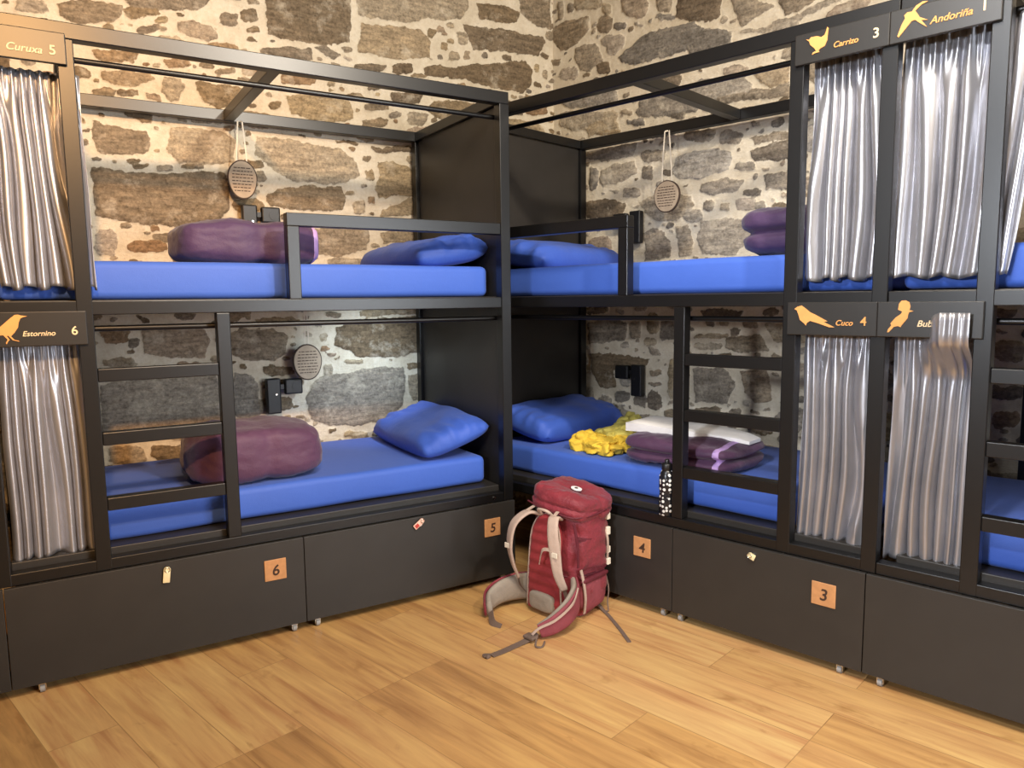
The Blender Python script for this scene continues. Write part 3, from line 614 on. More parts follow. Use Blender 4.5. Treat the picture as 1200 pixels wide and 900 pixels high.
    dome = np.clip(-S / .03, 0, 1) ** .6
    H = mask * (.004 + .011 * lift * dome + .010 * fbm(TT * 22, ZZ * 30, seed + 5)) + (1 - mask) * (.003 * fbm(TT * 40, ZZ * 40, seed + 9) + .006 * fbm(TT * 5, ZZ * 5, seed + 11))
    nt, nzr = len(T), len(Z)
    co = np.stack([sg * TT, yw - H, ZZ], -1).reshape(-1, 3).astype(np.float32)
    idx = np.arange(nt * nzr).reshape(nzr, nt)
    q = [idx[:-1, :-1], idx[:-1, 1:], idx[1:, 1:], idx[1:, :-1]]
    if sg < 0: q = q[::-1]
    f = np.stack(q, -1).reshape(-1, 4).astype(np.int32)
    me = bpy.data.meshes.new(name)
    me.vertices.add(len(co)); me.vertices.foreach_set('co', co.ravel())
    me.loops.add(f.size); me.loops.foreach_set('vertex_index', f.ravel())
    me.polygons.add(len(f)); me.polygons.foreach_set('loop_start', np.arange(0, f.size, 4, dtype=np.int32))
    me.update(calc_edges=True)
    me.polygons.foreach_set('use_smooth', np.ones(len(f), bool))
    at_ = me.attributes.new('stone', 'FLOAT_COLOR', 'POINT')
    at_.data.foreach_set('color', np.stack([mask, tone, wm, np.ones_like(mask)], -1).astype(np.float32).ravel())
    me.materials.append(M['stone'])
    o = bpy.data.objects.new(name, me); C.objects.link(o); o.matrix_world = frame; o['kind'] = 'structure'
    return o

stone_wall('wall_left', FL, -1, 1.034, STONES_LEFT, (-.985, 4.6), (-.985, 2.15), (-.02, 3.5), (.55, 3.32), 11, .85)
stone_wall('wall_right', FR, 1, 1.084, STONES_RIGHT, (-.30, 6.4), (-.30, 2.6), (-.02, 3.5), (.3, 3.32), 23, .45)

def struct(name, bm, m, frame=FL):
    o = obj(name, bm, m); o.matrix_world = frame; o['kind'] = 'structure'; return o
bm = bmesh.new(); box(bm, -1.6, 6.6, -5.8, 1.6, -.05, 0); struct('floor', bm, M['floor'], FR)
bm = bmesh.new(); box(bm, -5, 3.2, -6, 1.5, 3.5, 3.55); struct('ceiling', bm, M['ceil'])
bm = bmesh.new(); box(bm, -4.9, 3.1, -5.75, -5.65, 0, 3.5); struct('wall_back', bm, M['plaster'])
bm = bmesh.new(); box(bm, -4.7, -4.6, -5.65, 1.1, 0, 3.5); struct('wall_far_left', bm, M['plaster'])

# ---------------------------------------------------------------- bunk beds
ZT, ZF, ZD = 2.343, 1.397, .408
def bunk(label, frame, x0, sg, end_post, signs, group='black double bunk beds'):
    r = thing('bunk_bed', label, 'bunk bed', frame, x0, 0, 0, group)
    def part(name, t0, t1, w0, w1, z0, z1, mat='steel', parent=None, bev=.003):
        return obj(name, rbox(sg * t0, sg * t1, w0, w1, z0, z1, bev), M[mat], parent or r)
    def post(t, w=0.0, z0=.405, z1=ZT - .055): return part('post', t - .0006, t + .0506, w - .0012, w + .0512, z0, z1)
    post(0); post(1.75); post(0, .95, 0); post(1.755, .95, 0)
    if end_post: post(2.06); post(2.06, .95, 0)
    te = 2.11 if end_post else 2.058
    part('leg', .0, .05, .06, .11, 0, .402); part('leg', 1.755, 1.805, .06, .11, 0, .402)
    part('top_rail', 0, te, 0, .05, ZT - .055, ZT); part('top_rail', 0, te, .95, 1.0, ZT - .055, ZT)
    for t in (0, 1.035, 1.755): part('cross_beam', t, t + .05, .052, .948, ZT - .052, ZT - .003)
    part('bed_rail', .052, te, 0, .05, ZF - .05, ZF); part('bed_rail', .052, te, .95, 1.0, ZF - .05, ZF)
    part('bed_rail', .052, te, 0, .05, .405, .448); part('bed_rail', .052, te, .95, 1.0, ZD, .448)
    part('bed_base', .05, te - .05, .052, .948, 1.365, 1.40, 'board'); part('bed_base', .05, te - .05, .052, .948, .425, .474, 'board')
    part('head_panel', .014, .032, .052, .948, 1.40, ZT - .055, 'board'); part('head_panel', .014, .032, .052, .948, .41, 1.346, 'board')
    g = part('guard_rail', .052, 1.05, .0, .05, 1.69, 1.743); part('guard_post', 1.0, 1.05, .0, .05, ZF, 1.69, parent=g)
    la = part('ladder_stile', 1.285, 1.335, 0, .05, .449, ZF - .051)
    for z in (1.104, .870, .626): part('rung', 1.336, 1.749, .002, .048, z, z + .048, parent=la)
    for z in (2.243, 1.296):
        b = bmesh.new(); tube(b, [(sg * .033, .085, z), (sg * (te - .05), .085, z)], .011, 12); obj('curtain_rod', b, M['steel'], r, 60)
    for t in (.11,):
        b = bmesh.new(); cyl(b, (sg * t, -.003, .428), (0, 1, 0), .006, .006, 10); obj('bolt', b, M['chrome'], r, 60)
    for z0, z1, birds, words, num in signs:
        t0, t1 = 1.772, 2.085
        s = part('sign_board', t0, t1, -.016, -.001, z0, z1, 'sign')
        if birds:
            b = bmesh.new(); prism(b, [(x - x0, z) for x, z in birds], -.019, -.016); obj('bird_emblem', b, M['tan'], s)
        if words:
            tx, xa, size, zz, tilt, m = words
            obj('bird_name', text_mesh(tx, size, xa - x0, -.0175, zz, 'LEFT', .25, .0012, tilt), M[m], s)
        if num:
            tx, xa, size, zz, m = num
            obj('bed_number', text_mesh(tx, size, xa - x0, -.0175, zz, 'CENTER', 0, .0012), M[m], s)
    return r
neg = lambda p: [(-x, z) for x, z in p]
SLOW = (1.243, 1.362); SUP = (2.196, 2.300)
bunk('black double bunk bed along the left stone wall with signs 5 and 6', FL, 0, -1, True, [
    SUP + (None, ('Curuxa', -1.945, .034, 2.222, 0, 'letter'), ('5', -1.812, .044, 2.224, 'letter')),
    SLOW + (neg(STARLING), ('Estornino', -1.966, .0245, 1.279, 0, 'letter'), ('6', -1.811, .042, 1.280, 'letter'))])
bunk('black double bunk bed right of the room corner with signs 3 and 4', FR, 0, 1, True, [
    SUP + (WREN, ('Carrizo', 1.905, .0265, 2.229, 0, 'tan'), ('3', 2.044, .044, 2.230, 'letter')),
    SLOW + (CUCKOO, ('Cuco', 1.947, .027, 1.280, 0, 'tan'), ('4', 2.042, .042, 1.281, 'tan'))])
bunk('black double bunk bed at the right edge of the photo with signs 1 and 2', FR, 4.17, -1, False, [
    SUP + (SWALLOW, ('Andoriña', 2.204, .031, 2.231, 0, 'tan'), ('1', 2.352, .044, 2.234, 'letter')),
    SLOW + (HOOPOE, ('Bubela', 2.209, .029, 1.280, 0, 'letter'), ('2', 2.35, .042, 1.279, 'letter'))])
bunk('black double bunk bed cut off by the left edge of the photo', FL, -4.17, 1, False, [SUP + (None, None, None), SLOW + (None, None, None)])

# ---------------------------------------------------------------- drawers under the bunks
def drawer(label, frame, xc, wid, number, lockx, platex, casters):
    d = thing('storage_drawer', label, 'drawer', frame, xc, 0, 0, 'black storage drawers under the bunks')
    h = wid / 2 - .0008
    obj('front_panel', rbox(-h, h, -.018, 0, .036, .4042, .0015), M['board'], d)
    b = bmesh.new(); g = h - .03
    box(b, -g, g, .001, .0135, .05, .33); box(b, -g, -g + .012, .0136, .055, .05, .33); box(b, g - .012, g, .0136, .055, .05, .33); box(b, -g, g, .0136, .055, .036, .049)
    obj('tray', b, M['board'], d)
    if number:
        x = platex - xc
        p = obj('number_plate', rbox(x - .044, x + .044, -.023, -.0185, .246, .334, .002), M['wood'], d)
        obj('number', text_mesh(number, .062, x, -.0238, .268, 'CENTER', .12, .0008), M['ink'], p)
        b = bmesh.new(); cyl(b, (lockx - xc, -.020, .372), (0, 1, 0), .011, .007, 18); obj('lock', b, M['chrome'], d, 60)
    for cx in casters:
        x = cx - xc
        b = bmesh.new(); box(b, x - .010, x + .010, -.010, .022, .031, .0355); box(b, x - .0115, x - .0085, -.006, .014, .011, .0308); box(b, x + .0085, x + .0115, -.006, .014, .011, .0308)
        ca = obj('caster', b, M['chrome'], d)
        b = bmesh.new(); cyl(b, (x, .001, .0145), (1, 0, 0), .0145, .015, 24); obj('wheel', b, M['rubber'], ca, 60)
    return d
drawer('black storage drawer numbered 5 under the left bunk, nearest the corner', FL, -.5225, 1.041, '5', -.513, -.133, (-.07, -.995))
drawer('black storage drawer numbered 6 under the left bunk, below the left end', FL, -1.5645, 1.041, '6', -1.569, -1.165, (-1.094, -1.996))
drawer('black unnumbered storage drawer cut off by the left photo edge', FL, -2.607, 1.041, None, 0, 0, (-2.7,))
drawer('black storage drawer numbered 4 behind the red backpack', FR, .91, .784, '4', .93, 1.152, (.60, 1.255))
drawer('black storage drawer numbered 3 under the right bunk', FR, 1.694, .781, '3', 1.666, 1.943, (1.340, 2.005))
drawer('black plain storage drawer at the right photo edge', FR, 2.48, .788, None, 0, 0, (2.145, 2.8))

def key_tag(label, frame, x, z, rot, mats, length, red=False):
    t = thing('key_tag', label, 'key tag', frame, x, -.024, z, 'key tags hanging on the drawer locks')
    R_ = Matrix.Rotation(rot, 3, 'Y')
    def rr(b): bmesh.ops.transform(b, matrix=R_.to_4x4(), verts=b.verts); return b
    b = bmesh.new(); box(b, -.0125, .0125, -.006, -.001, -length, .002); bevel(b, .002, 2); cyl(b, (0, -.0035, .002), (0, 1, 0), .0125, .0049, 20)
    obj('tag', rr(b), M[mats], t, 40)
    b = bmesh.new(); tube(b, [(.009 * math.cos(a), -.009, .004 + .009 * math.sin(a)) for a in np.linspace(0, 2 * PI, 17)], .0014, 6); obj('ring', rr(b), M['chrome'], t, 60)
    b = bmesh.new(); box(b, -.008, .008, -.0075, -.0062, -length + .006, -length * .45)
    obj('tag_print', rr(b), M['tagred' if red else 'ink'], t) if red else b.free()
    return t
key_tag('cream key tag hanging upright on the drawer numbered 6', FL, -1.569, .372, .12, 'tagcream', .048)
key_tag('pink and red key tag slanting on the drawer numbered 5', FL, -.508, .385, .95, 'tagpink', .044, True)
key_tag('small cream key tag on the drawer numbered 3', FR, 1.661, .372, -1.2, 'tagcream', .018)

# ---------------------------------------------------------------- mattresses, pillows, bedding
def mattress(label, frame, sg, x0, t0, t1, zb, zt):
    hx, hy, hz = (t1 - t0) / 2, .425, (zt - zb) / 2
    b = bmesh.new(); box(b, -hx, hx, -hy, hy, -hz, hz); bevel(b, .028, 4)
    bmesh.ops.subdivide_edges(b, edges=[e for e in b.edges if e.calc_length() > .1], cuts=24, use_grid_fill=True)
    for v in b.verts:
        c = v.co; n_ = Vector((0, c.y / hy * .6, c.z / hz)).normalized()
        v.co += n_ * (.0035 * nz(c.x * 3 + t0 + zt, c.y * 3, zb) - .002)
    o = obj('mattress', b, M['blue'], None, 180)
    tag(o, label, 'mattress', 'blue sheeted mattresses')
    return place(o, frame, x0 + sg * (t0 + t1) / 2, .545, (zb + zt) / 2)
UB, UT, LB, LT = 1.401, 1.548, .475, .614
mattress('blue mattress on the upper left bunk', FL, -1, 0, .055, 2.04, UB, UT)
mattress('blue mattress on the lower left bunk behind the ladder', FL, -1, 0, .085, 2.03, LB, LT)
mattress('blue mattress on the upper right bunk behind sign 3', FR, 1, 0, .055, 2.04, UB, UT)
mattress('blue mattress on the lower right bunk above the backpack', FR, 1, 0, .06, 2.03, LB, LT)
mattress('blue mattress on the upper bunk at the right photo edge', FR, -1, 4.17, .08, 2.05, UB, UT)
mattress('blue mattress on the lower bunk at the right photo edge', FR, -1, 4.17, .08, 2.05, LB, LT)

def pillow(label, frame, x, w, z, hl, hw, th, tilt, seed, rz=0):
    N = 40; b = bmesh.new(); top = {}; bot = {}
    for i in range(N + 1):
        for j in range(N + 1):
            u = 2 * i / N - 1; v = 2 * j / N - 1
            e = max(0, (1 - abs(u) ** 7) * (1 - abs(v) ** 4.5)) ** .45
            px = hw * v * (1 - .07 * (1 - abs(v)) * u * u) * (1 - .05 * u * u); py = hl * u * (1 - .06 * v * v)
            wr = .012 * nz(px * 8 + seed, py * 6, 1) + .030 * (abs(u) ** 3) * nz(px * 24 + seed, py * 10, 5) * (1 - abs(v) ** 6)
            h = th * e * (1 + .06 * nz(px * 5, py * 4, seed))
            border = i in (0, N) or j in (0, N)
            a = b.verts.new((px, py, h + (wr if not border else 0) * min(1, e * 1.5)))
            top[i, j] = a; bot[i, j] = a if border else b.verts.new((px, py, -h * .72))
    for i in range(N):
        for j in range(N):
            b.faces.new((top[i, j], top[i + 1, j], top[i + 1, j + 1], top[i, j + 1]))
            b.faces.new((bot[i, j], bot[i, j + 1], bot[i + 1, j + 1], bot[i + 1, j]))
    o = obj('pillow', b, M['pillow'], None, 180); tag(o, label, 'pillow', 'blue pillows')
    return place(o, frame, x, w, z, rz, Matrix.Rotation(tilt, 4, 'Y'))
pillow('blue pillow on the upper left bunk', FL, -.225, .53, UT + .062, .40, .205, .085, -.16, 1, .03)
pillow('blue pillow leaning askew on the lower left bunk', FL, -.215, .52, LT + .090, .41, .195, .078, -.30, 4, -.04)
pillow('blue pillow on the upper right bunk', FR, .235, .53, UT + .062, .40, .205, .085, .16, 9, .0)
pillow('blue pillow on the lower right bunk beside the yellow shirt', FR, .225, .56, LT + .085, .38, .205, .085, .22, 15, .0)

def quilt(label, frame, x, w, z, sx, sy, sz, mat, seed, crease=.12, stripe=None, rz=0, twofold=True):
    """folded quilt: two puffy layers with a crease between them; z = the surface it lies on"""
    t = thing('folded_quilt', label, 'quilt', frame, x, w, z, 'purple quilts folded on the beds', rz)
    cr = (lambda d: 1 - crease * math.exp(-(d.z / .16) ** 2) * (1 if twofold else 0) - .05 * math.exp(-((d.x - .1) / .1) ** 2) + .05 * max(0, d.z) * (1 - d.x * d.x))
    b = bmesh.new(); superell(b, sx, sy, sz, 4.2, 26, seed, .017, 7, .005, cr, True)
    for v in b.verts: v.co.z += sz * .95
    obj('quilt_body', b, M[mat], t, 180)
    if stripe:
        for k, (a, c) in enumerate(stripe):
            b = bmesh.new(); superell(b, sx * 1.006, sy * 1.012, sz * 1.02, 4.2, 26, seed, .017, 7, .005, cr, True, a, c)
            for v in b.verts: v.co.z += sz * .95
            obj('lilac_trim', b, M['lilac'], t, 180)
    return t
quilt('purple quilt rolled up with lilac trim on the upper left bunk', FL, -1.135, .40, UT, .30, .22, .094, 'purple', 3, .0, [(.86, .945)])
quilt('mauve quilt rolled up on the lower left bunk behind the ladder', FL, -1.15, .39, LT, .285, .24, .120, 'plum', 12, .0)
quilt('purple quilt folded in two behind the post of the upper right bunk', FR, 1.68, .47, UT, .26, .26, .105, 'purple', 22, .12)
quilt('plum quilt with lilac trim under the white towel', FR, 1.18, .37, LT, .29, .23, .066, 'plum', 31, .13, [(.72, .80)])
quilt('purple quilt on the upper bunk at the right photo edge', FR, 2.74, .50, UT, .30, .28, .12, 'purple', 41, .1)

# white towel on the plum quilt
def towel():
    b = bmesh.new(); N, K = 44, 14
    ext = (.29, .13); top = []
    def zf(x, y): return .004 * nz(x * 10, y * 10, 3) - .012 * max(0, x / ext[0]) ** 2 - .10 * max(0, x - .23)
    lay = []
    for s in (1, 0):
        g = [[None] * (K + 1) for _ in range(N + 1)]
        for i in range(N + 1):
            for j in range(K + 1):
                u = 2 * i / N - 1; v = 2 * j / K - 1
                x = ext[0] * u; y = ext[1] * v * (1 - .55 * max(0, u) ** 1.5) + .02 * u
                e = (1 - max(abs(u), abs(v)) ** 8)
                thick = .050 * (1 - .62 * max(0, u * .5 + .5))
                g[i][j] = b.verts.new((x, y, zf(x, y) + (thick * (.82 + .18 * e) if s else .001)))
        lay.append(g)
    a, c = lay
    for i in range(N):
        for j in range(K):
            b.faces.new((a[i][j], a[i + 1][j], a[i + 1][j + 1], a[i][j + 1])); b.faces.new((c[i][j], c[i][j + 1], c[i + 1][j + 1], c[i + 1][j]))
    for i in range(N):
        b.faces.new((a[i][0], c[i][0], c[i + 1][0], a[i + 1][0])); b.faces.new((a[i][K], a[i + 1][K], c[i + 1][K], c[i][K]))
    for j in range(K):
        b.faces.new((a[0][j], a[0][j + 1], c[0][j + 1], c[0][j])); b.faces.new((a[N][j], c[N][j], c[N][j + 1], a[N][j + 1]))
    o = obj('folded_towel', b, M['white'], None, 60); tag(o, 'white folded towel lying on the plum quilt', 'towel')
    place(o, FR, 1.165, .40, LT + .132, .02)
towel()

def shirt():
    t = thing('crumpled_shirt', 'crumpled yellow shirt beside the pillow of the lower right bunk', 'shirt', FR, .69, .40, LT)
    def wad(name, mat, parts):
        b = bmesh.new()
        for cx, cy, cz, sx, sy, sz, rot, tilt, sd in parts:
            b2 = bmesh.new()
            def cr(d, sd=sd):
                q = Vector((d.x * .9 + sd, d.y * .9, d.z * .7)); q += .35 * Vector((nz(q.x, q.y, q.z), nz(q.y, q.z, q.x + 7), 0))
                f = abs(nz(q.x * 1.3, q.y * 1.3, q.z * 1.3)); g = abs(nz(q.x * 2.6 + 5, q.y * 2.6, q.z * 2.6))
                return .78 + .7 * min(f, .5) + .22 * min(g, .5)
            superell(b2, sx, sy, sz, 2.4, 34, sd, .006, 12, .003, cr)
            bmesh.ops.transform(b2, matrix=Matrix.Translation((cx, cy, cz)) @ Matrix.Rotation(rot, 4, 'Z') @ Matrix.Rotation(tilt, 4, 'X'), verts=b2.verts)
            for v in b2.verts:
                if v.co.z < .001: v.co.z = .001 + .0003 * abs(v.co.x)
            me = bpy.data.meshes.new('tmp'); b2.to_mesh(me); b2.free(); b.from_mesh(me); bpy.data.meshes.remove(me)
        return obj(name, b, M[mat], t, 180)
    wad('shirt_body', 'yellow', [(-.075, -.11, .040, .085, .080, .058, .5, .1, 3.3), (.03, -.14, .030, .105, .075, .044, -.2, 0, 7.7), (.06, -.03, .03, .07, .09, .045, .3, 0, 1.9)])
    s = wad('shirt_sleeve', 'lime', [(-.03, .07, .045, .115, .12, .058, -.4, .12, 8.1), (-.07, .22, .060, .075, .13, .055, .35, .30, 12.4)]); s['label'] = 'paler olive yellow folds'
shirt()

# bottle on the bed rail
def bottle():
    t = thing('water_bottle', 'black water bottle with white dots standing on the lower right bed rail', 'bottle', FR, 1.249, .020, .4485)
    b = bmesh.new(); lathe(b, [(.030, 0), (.034, .004), (.034, .075), (.031, .092), (.031, .104), (.034, .12), (.033, .17), (.026, .19), (.021, .198)])
    obj('body', b, M['bottle'], t, 50)
    b = bmesh.new(); lathe(b, [(.022, .1985), (.023, .2), (.023, .222), (.019, .228), (.010, .23), (.010, .242), (.007, .245)]); obj('cap', b, M['plastic'], t, 50)
bottle()
# ---------------------------------------------------------------- curtains
def curtain(label, frame, tb0, tb1, tt0, tt1, zb, zt, n, seed, sg=1, amp=.031, lift=None, w0=.083):
    """t ranges at the bottom and the top, local x = sg*t; folds run up into tight gathers"""
    NU, NV = 190, 56; b = bmesh.new(); g = []
    rnd = random.Random(seed); ph = [rnd.uniform(0, 6.28) for _ in range(6)]
    xm = sg * (tb0 + tb1) / 2
    for j in range(NV + 1):
        v = j / NV; row = []
        for i in range(NU + 1):
            s = i / NU
            env = min(1, s * 14, (1 - s) * 14)
            drift = .45 * nz(v * 1.6, seed, s * 2.2) * (1 - v * .4)
            p1 = 2 * PI * (n * (s + .055 * math.sin(5.2 * s + ph[1]) + .022 * math.sin(13 * s + ph[5])) + 1.5 * drift) + ph[0]
            fb = (.9 + .3 * nz(s * 5, v * 1.3, seed + 3)) * math.sin(p1) + .22 * math.sin(.47 * p1 + ph[2] + v) + .10 * math.sin(1.6 * p1 + ph[1] + 2 * v)
            p2 = 2 * PI * (n * 1.6 * s + .25 * drift) + ph[3]
            ft = math.sin(p2) + .4 * math.sin(.5 * p2 + ph[4])
            k = max(0, (v - .72) / .28) ** 1.3
            a = amp * (1 - .45 * v)
            y = w0 + a * ((1 - k) * fb * .72 + k * .55 * ft) * (.35 + .65 * env)
            t = (tb0 + (tb1 - tb0) * s) * (1 - v ** .8) + (tt0 + (tt1 - tt0) * s) * v ** .8
            t += math.copysign(.0068, tb1 - tb0) * math.cos(p1) * (1 - k) * min(1, abs(tb1 - tb0) / n / .045)
            zz = zb + (zt - zb) * v + .008 * (1 - v) * math.sin(.5 * p1 + ph[5])
            if lift:
                m = min(1, max(0, (s - .26) / .42)); m = m * m * (3 - 2 * m)
                q = max(0, (v - .80) / .20); q2 = q * q * (3 - 2 * q)
                zz += lift * m * v ** 8
                y = y * (1 - m * min(1, q2 * 1.6)) + (-.052 + .3 * (y - w0)) * m * min(1, q2 * 1.6)
            row.append(b.verts.new((sg * t - xm, y, zz - zb)))
        g.append(row)
    for j in range(NV):
        for i in range(NU): b.faces.new((g[j][i], g[j][i + 1], g[j + 1][i + 1], g[j + 1][i]))
    o = obj('curtain', b, M['satin'], None, 180)
    md = o.modifiers.new('thickness', 'SOLIDIFY'); md.thickness = .0016; md.offset = 0
    tag(o, label, 'curtain', 'silver satin bunk curtains')
    return place(o, frame, xm, 0, zb)
curtain('silver curtain of bed 5 hanging at the upper left bunk', FL, 2.02, 1.722, 2.04, 1.735, 1.443, 2.19, 7, 5, -1, .031)
curtain('silver curtain of bed 6 hanging at the lower left bunk', FL, 2.054, 1.797, 2.05, 1.805, .47, 1.275, 7, 8, -1, .03)
curtain('silver curtain of bed 3 hanging from the upper right bunk', FR, 1.788, 2.066, 1.806, 2.056, 1.443, 2.235, 6, 13)
curtain('silver curtain of bed 4 hanging from the lower right bunk', FR, 1.783, 2.033, 1.806, 2.056, .462, 1.285, 6, 17)
curtain('silver curtain of bed 1 hanging from the upper bunk at right', FR, 2.095, 2.44, 2.108, 2.51, 1.441, 2.235, 7.5, 22)
curtain('silver curtain of bed 2 with its lifted corner covering the lower sign', FR, 2.104, 2.354, 2.116, 2.368, .448, 1.262, 6, 29, 1, .030, .064)

# ---------------------------------------------------------------- reading lamps on the wall
def lamp(label, frame, x, w, z, side):
    t = thing('reading_lamp', label, 'reading lamp', frame, x, w, z, 'black reading lamps on the stone wall')
    obj('wall_box', rbox(-.038, .038, -.045, 0, -.095, .095, .008, 3), M['plastic'], t)
    b = bmesh.new(); x0, x1 = sorted((side * .039, side * .058)); box(b, x0, x1, -.032, -.012, .035, .06); obj('arm', b, M['plastic'], t)
    x0, x1 = sorted((side * .0585, side * .155))
    h = obj('lamp_head', rbox(x0, x1, -.046, -.006, .005, .088, .009, 3), M['plastic'], t)
    b = bmesh.new(); cyl(b, ((x0 + x1) / 2 + side * .015, -.047, .046), (0, 1, 0), .026, .003, 20); obj('lens', b, M['plastic'], h, 60)
    b = bmesh.new(); cyl(b, (side * .012, -.0465, .01), (0, 1, 0), .006, .004, 14); obj('switch', b, M['chrome'], t, 60)
    return t
lamp('black reading lamp on the wall above the upper left purple quilt', FL, -.978, 1.012, 1.792, 1)
lamp('black reading lamp on the wall above the lower left quilt', FL, -.900, 1.012, .885, 1)
lamp('black reading lamp on the wall by the upper right guard rail', FR, .392, 1.064, 1.803, -1)
lamp('black reading lamp on the wall above the yellow shirt', FR, .410, 1.064, .890, -1)

# ---------------------------------------------------------------- round hanging tags
def hang_disc(label, frame, x, w, z, rx, rz_, ztop, gap, rot=0.0):
    t = thing('hanging_disc', label, 'wooden tag', frame, x, w, z, 'round wooden tags hanging from the bed rails')
    pl = [(rx * math.cos(a) * (1 + .03 * math.sin(3 * a)), rz_ * math.sin(a)) for a in np.linspace(0, 2 * PI, 40, endpoint=False)]
    b = bmesh.new(); prism(b, [(p * 1.0, q) for p, q in pl], -.006, .006); obj('bark_rim', b, M['discrim'], t, 40)
    b = bmesh.new(); prism(b, [(p * .93, q * .93) for p, q in pl], -.0085, -.0061); d = obj('disc_face', b, M['disc'], t, 40)
    b = bmesh.new(); rr = random.Random(int(x * 100))
    for k in range(8):
        zz = rz_ * (.58 - .165 * k); half = rx * .72 * math.sqrt(max(0, 1 - (zz / rz_) ** 2)); xx = -half
        while xx < half - .008:
            l = min(rr.uniform(.008, .022), half - xx); box(b, xx, xx + l, -.0094, -.0086, zz - .0022, zz + .0022); xx += l + .004
    obj('print_rows', b, M['ink'], d)
    for s in (-1, 1):
        b = bmesh.new()
        ribbon(b, [(s * gap, -.004, rz_ * .9), (s * gap * .9, -.006, (ztop - z) * .5), (s * gap * .45, -.008, ztop - z - .004)], .007, .0012, (1, 0, 0)); obj('ribbon', b, M['ribbon'], t)
    b = bmesh.new(); ribbon(b, [(-gap * .45, -.008, ztop - z - .004), (0, .012, ztop - z + .003), (gap * .45, -.008, ztop - z - .004)], .007, .0012, (0, 0, 1), 8); obj('knot', b, M['ribbon'], t)
    return t
hang_disc('round wooden tag on ribbons above the upper left quilt', FL, -1.012, .942, 2.005, .072, .098, 2.292, .024)
hang_disc('round wooden tag on ribbons in the upper right bunk', FR, .662, .942, 1.945, .082, .088, 2.30, .030)
hang_disc('round wooden tag hanging above the lower left reading lamp', FL, -.722, .942, 1.062, .078, .098, 1.352, .010)

